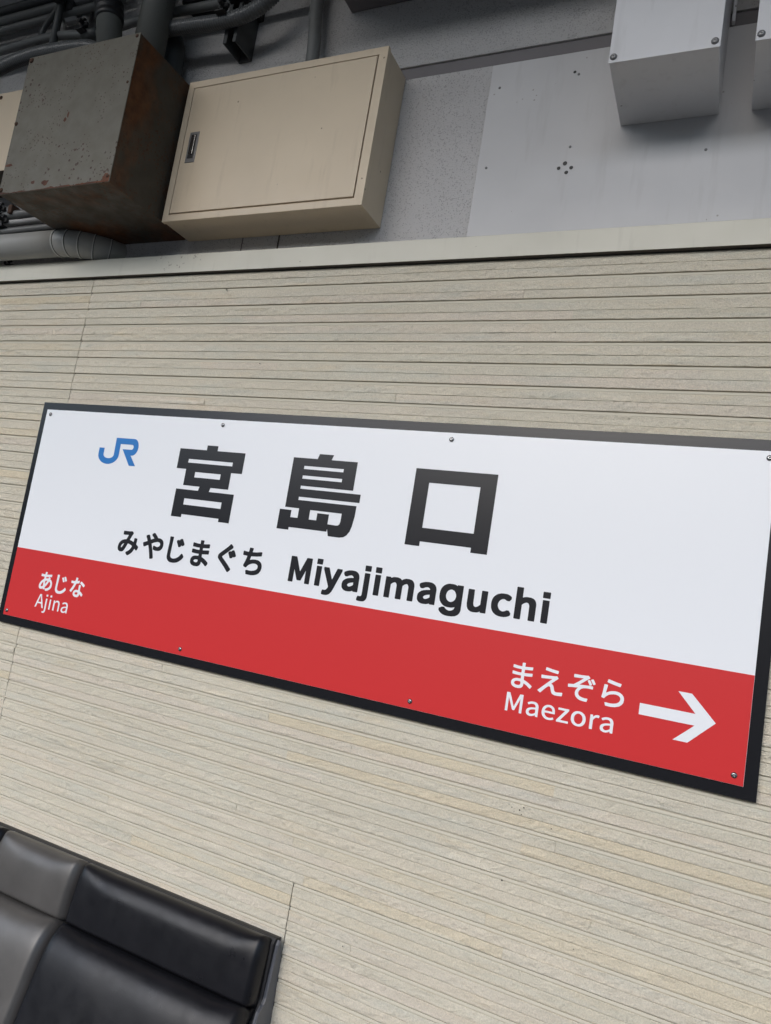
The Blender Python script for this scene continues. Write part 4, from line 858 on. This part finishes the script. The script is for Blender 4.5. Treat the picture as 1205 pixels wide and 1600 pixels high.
# smooth conduit running behind the thick pipes
t = thing('conduit', 'slim smooth grey conduit passing behind the thick pipes, ends by the bracket', 'conduit', (-.1, -.025, 1.13))
obj('tube', tube_bm(smooth_path([(-1.0, -.025, 1.150), (-.536, -.025, 1.166), (-.362, -.025, 1.173), (-.249, -.025, 1.168), (-.155, -.025, 1.152), (-.118, -.025, 1.147)]), .0125, 16), M['conduit'], t, smooth=True)
obj('connector', tube_bm([(-.155, -.025, 1.152), (-.098, -.025, 1.143)], .0175, 12), M['conduit_dark'], t, smooth=True)
obj('tube', tube_bm(smooth_path([(-.1, -.025, 1.143), (.069, -.025, 1.156), (.175, -.025, 1.155), (.392, -.025, 1.146), (.62, -.025, 1.150)]), .0125, 16), M['conduit'], t, smooth=True)
clamp(t, -.138, -.047, 1.162, 1.25)
clamp(t, -.178, -.047, 1.096, 1.1)
t = thing('flexible_conduit', 'ribbed grey hose at the left edge dipping behind the rusty box', 'hose', (-.3, -.075, 1.03))
obj('hose', tube_bm(smooth_path([(-.9, -.075, .90), (-.62, -.075, .995), (-.435, -.075, 1.050), (-.312, -.075, 1.069), (-.202, -.075, 1.068), (-.055, -.075, 1.051), (.04, -.075, 1.0)]), .0185, 16, rib=(.0075, .0016)), M['flex'], t, smooth=True)
t = thing('flexible_conduit', 'ribbed grey hose curving up from the thick pipes over the open bracket', 'hose', (.4, -.055, 1.04))
obj('hose', tube_bm(smooth_path([(.13, -.055, 1.075), (.212, -.055, 1.072), (.297, -.055, 1.066), (.406, -.055, 1.058), (.477, -.055, 1.064), (.532, -.055, 1.085), (.575, -.055, 1.125), (.60, -.055, 1.18), (.605, -.055, 1.3)]), .0175, 18, rib=(.0075, .0017)), M['flex'], t, smooth=True)
clamp(t, .418, -.078, 1.078, 1.25)

# three parallel conduits top left
for i, (za, r, m, txt) in enumerate(((1.337, .0135, 'conduit_dark', 'highest of the three level conduits in the top left corner'),
                                     (1.297, .0145, 'conduit', 'middle of the three level conduits in the top left corner'),
                                     (1.262, .012, 'conduit', 'lowest of the three level conduits in the top left corner'))):
    pipe_obj('straight_conduit', [(-1.6, -.005, za), (-.05, -.005, za + .003)], r, M[m], txt, 'conduit', 'level conduits top left', n=2)
t = thing('riser_conduit', 'dark upright conduit with a thin branch curving down beside it', 'conduit', (-.27, -.035, .96))
obj('tube', tube_bm([(-.290, -.035, 1.55), (-.268, -.035, 1.0)], .0115, 14), M['conduit_dark'], t, smooth=True)
obj('branch', tube_bm(smooth_path([(-.305, -.015, 1.30), (-.333, -.015, 1.264), (-.362, -.015, 1.221), (-.370, -.015, 1.17), (-.372, -.015, 1.02)]), .0085, 12), M['conduit_dark'], t, smooth=True)
clamp(t, -.262, -.055, 1.285, 1.4)
pipe_obj('pale_conduit', [(-.3185, .016, 1.312), (-.3185, .016, .97)], .0105, M['conduit_light'], 'thin pale upright conduit stub left of the clamped conduit joint', 'conduit', n=2)
pipe_obj('pale_conduit', [(-.2215, .016, 1.312), (-.2215, .016, .97)], .0125, M['conduit_light'], 'thicker pale upright conduit stub beside the banded thick pipe', 'conduit', n=2)
t = thing('pipe_fitting', 'dark cluster of couplings under the ceiling left of the banded pipe', 'pipe fitting', (-.24, 0, 1.27))
obj('coupling', tube_bm([(-.30, .0, 1.337), (-.16, .0, 1.336)], .0215, 12), M['black'], t, smooth=True)
obj('coupling', tube_bm([(-.265, -.01, 1.262), (-.265, -.01, 1.335)], .018, 12), M['black'], t, smooth=True)
obj('coupling', tube_bm([(-.285, .0, 1.297), (-.18, .0, 1.297)], .0165, 12), M['conduit_dark'], t, smooth=True)
obj('nut', tube_bm([(-.262, -.02, 1.218), (-.240, -.0, 1.240)], .012, 6), M['zinc'], t)
pipe_obj('drop_conduit', [(.105, .01, 1.5), (.108, .01, 1.28), (.100, .01, 1.20), (.096, .01, 1.0)], .012, M['conduit_dark'], 'thin dark upright conduit seen between the two thick pipes', 'conduit')
t = thing('junction_fitting', 'black steel block on the wall above the ribbed hose', 'bracket', (.33, 0, 1.2))
obj('block', box_bm(.215, .295, -.03, YW - .0045, 1.172, 1.42, .003), M['black'], t)
obj('block', box_bm(.40, .455, -.05, YW - .0045, 1.125, 1.40, .003), M['black'], t)

# strut channel below the hose, open side to the viewer
t = thing('channel_bracket', 'open grey steel channel under the ribbed hose with a dark hollow end', 'bracket', (.42, 0, 1.01))
cx0, cx1, cyf, cz0, cz1 = .3985, .4395, -.036, 1.0105, 1.20
b = box_bm(cx0, cx0 + .0025, cyf, YW - .0045, cz0, cz1)
b = box_bm(cx1 - .0025, cx1, cyf, YW - .0045, cz0, cz1, 0, b)
b = box_bm(cx0 + .0026, cx1 - .0026, YW - .0085, YW - .0046, cz0 + .0001, cz1, 0, b)
b = box_bm(cx0 + .0026, cx0 + .0115, cyf + .0001, cyf + .0024, cz0 + .0001, cz1, 0, b)
b = box_bm(cx1 - .0095, cx1 - .0026, cyf + .0001, cyf + .0024, cz0 + .0001, cz1, 0, b)
obj('channel', b, M['conduit_dark'], t)

# conduit into the cabinet top
t = thing('cabinet_conduit', 'dark grey upright conduit entering the top of the cream cabinet', 'conduit', (.655, .005, .886))
obj('tube', tube_bm(smooth_path([(.640, .003, 1.5), (.648, .003, 1.13), (.6535, .003, 1.06), (.664, .003, .975), (.668, .003, .888)]), .0170, 20), M['conduit'], t, smooth=True)
obj('collar', tube_bm([(.666, .003, .8865), (.665, .003, .915)], .0240, 8), M['zinc'], t)

# little conduits under the cream box
t = thing('small_conduit', 'short grey conduit with a rusty saddle under the cream box, upper of three', 'conduit', (-.3, .005, .59), 'small conduits under the cream box')
obj('tube', tube_bm([(-.75, .005, .600), (-.052, .005, .607)], .0125, 14), M['conduit'], t, smooth=True)
obj('saddle', box_bm(-.338, -.322, -.014, .03, .60, .628, .002), M['rustbolt'], t)
clamp(t, -.372, -.01, .617, 1.3)
t = thing('small_conduit', 'thin pale conduit between two grey ones under the cream box', 'conduit', (-.3, .005, .57), 'small conduits under the cream box')
obj('tube', tube_bm([(-.75, .005, .574), (-.20, .005, .581)], .0075, 12), M['conduit_light'], t, smooth=True)
clamp(t, -.352, -.008, .578, 1.3)
t = thing('small_conduit', 'grey conduit just above the thick elbow pipe, lowest of three', 'conduit', (-.3, .005, .54), 'small conduits under the cream box')
obj('tube', tube_bm([(-.75, .005, .546), (-.055, .005, .554)], .0105, 14), M['conduit'], t, smooth=True)
clamp(t, -.378, -.01, .548, 1.1)
t = thing('small_bracket', 'small dark clamp below the elbow pipe at the left edge', 'bracket', (-.31, .0, .43))
clamp(t, -.318, .02, .4445, 1.2)

# ================================================================ bench with padded back
bench = thing('bench', 'padded bench with black and grey vinyl cushions below the sign', 'bench', (.2, -.3, -1.85))
XR = .9905
obj('back_shell', prism_bm([(Y0 - .0015, -1.42), (Y0 - .0015, -1.079), (-.004, -1.0745), (-.012, -1.0745), (-.020, -1.083), (-.028, -1.186), (-.034, -1.197), (-.110, -1.42)], -1.6, XR + .0005), M['shell_dark'], bench)
# end plate: rounded upper corner, stepping out below the upper cushion
prof = [(Y0 - .001, -1.44), (Y0 - .001, -1.125), (.0085, -1.103), (.002, -1.088), (-.006, -1.080), (-.006, -1.078), (-.012, -1.086), (-.022, -1.184), (-.028, -1.194), (-.046, -1.200), (-.124, -1.44)]
b = prism_bm(prof, XR + .001, XR + .008)
bmesh.ops.bevel(b, geom=[e for e in b.edges if abs(e.verts[0].co.x - e.verts[1].co.x) < 1e-6], offset=.0018, segments=2, affect='EDGES')
obj('end_panel', b, M['shell'], bench)

def cushion(x0, x1, prof, m, puff, name, er=.02, thick=.03):
    """prof: centreline (y, z) of the front face from top to bottom; the face bulges and rolls over at its edges"""
    P = [Vector((0, y, z)) for y, z in smooth_pts(prof, 26)]
    nx = max(12, int((x1 - x0) / .014))
    b = bmesh.new()
    L = [0]
    for a, c in zip(P, P[1:]):
        L.append(L[-1] + (c - a).length)
    tot = L[-1]
    w = x1 - x0
    g = []
    us = [.5 - .5 * math.cos(math.pi * i / nx) for i in range(nx + 1)]
    us = [0.5 * u + 0.5 * i / nx for i, u in enumerate(us)]
    for j, p in enumerate(P):
        tan = (P[min(j + 1, len(P) - 1)] - P[max(j - 1, 0)]).normalized()
        nrm = Vector((0, tan.z, -tan.y))
        if nrm.y > 0:
            nrm = -nrm
        row = []
        s = L[j]
        for u in us:
            dxe = min(u, 1 - u) * w
            dse = min(s, tot - s)
            def roll(d, r):
                t = max(0.0, min(1.0, d / r))
                return math.sqrt(max(0, 1 - (1 - t) ** 2))
            pinch = min(1.0, .25 + dxe / .10)
            ttop = roll(s, er * pinch) ** .9
            k = roll(dxe, .011) * ttop * roll(tot - s, .012)
            bulge = puff * (max(0, math.sin(math.pi * u)) ** .5) * (max(0, math.sin(math.pi * s / tot)) ** .7)
            wr = noise.noise(Vector((u * w * 9, s * 14, x0 * 3))) * .0016 * k
            row.append(b.verts.new((x0 + u * w, p.y + nrm.y * (k * thick + bulge + wr), p.z + nrm.z * (k * thick + bulge + wr))))
        g.append(row)
    for r0, r1 in zip(g, g[1:]):
        for i in range(nx):
            b.faces.new((r0[i], r0[i + 1], r1[i + 1], r1[i]))
    # closed back
    rim = [g[0][i] for i in range(nx + 1)] + [g[j][nx] for j in range(1, len(g))] + [g[-1][i] for i in range(nx - 1, -1, -1)] + [g[j][0] for j in range(len(g) - 2, 0, -1)]
    back = [b.verts.new(v.co + Vector((0, .010, 0))) for v in rim]
    for i in range(len(rim)):
        b.faces.new((rim[i], rim[(i + 1) % len(rim)], back[(i + 1) % len(rim)], back[i]))
    b.faces.new(back)
    return obj(name, b, m, bench, smooth=True)

def smooth_pts(pts, n):
    Q = smooth_path([(0, y, z) for y, z in pts], 12)
    L = [0]
    for a, c in zip(Q, Q[1:]):
        L.append(L[-1] + (c - a).length)
    out = []
    for i in range(n + 1):
        s = L[-1] * i / n
        for j in range(len(Q) - 1):
            if L[j + 1] >= s - 1e-9:
                t = (s - L[j]) / max(1e-9, L[j + 1] - L[j])
                q = Q[j].lerp(Q[j + 1], min(1, max(0, t)))
                out.append((q.y, q.z))
                break
    return out
up = [(-.012, -1.0755), (-.026, -1.100), (-.036, -1.150), (-.044, -1.196)]
low = [(-.048, -1.197), (-.060, -1.21), (-.085, -1.235), (-.112, -1.31), (-.150, -1.43)]
gap = .0015
mods = [(-1.0, -.54, 'leather_grey'), (-.535, .2155, 'leather_black'), (.2175, .4785, 'leather_grey'), (.4815, .9875, 'leather_black')]
for a, c, m in mods:
    col = 'black' if 'black' in m else 'grey'
    u = cushion(a + gap, c - gap, up, M[m], .006, 'upper_cushion', .042, .031)
    l = cushion(a + gap, c - gap, low, M[m], .006, 'back_cushion', .050, .033)
    u['label'] = col + ' vinyl upper back cushion'
    l['label'] = col + ' vinyl lower back cushion'
    # seat below, out of the photograph
    s = obj('seat_cushion', box_bm(a + gap, c - gap, -.60, -.155, -1.52, -1.44, .02, seg=3), M[m], bench, smooth=True)
obj('seat_frame', box_bm(-1.0, XR, -.59, .008, -1.545, -1.521, .002), M['shell'], bench)
for x in (-.9, -.2, .45, .93):
    obj('leg', box_bm(x - .02, x + .02, -.52, -.10, -1.8495, -1.546, .003), M['shell'], bench)
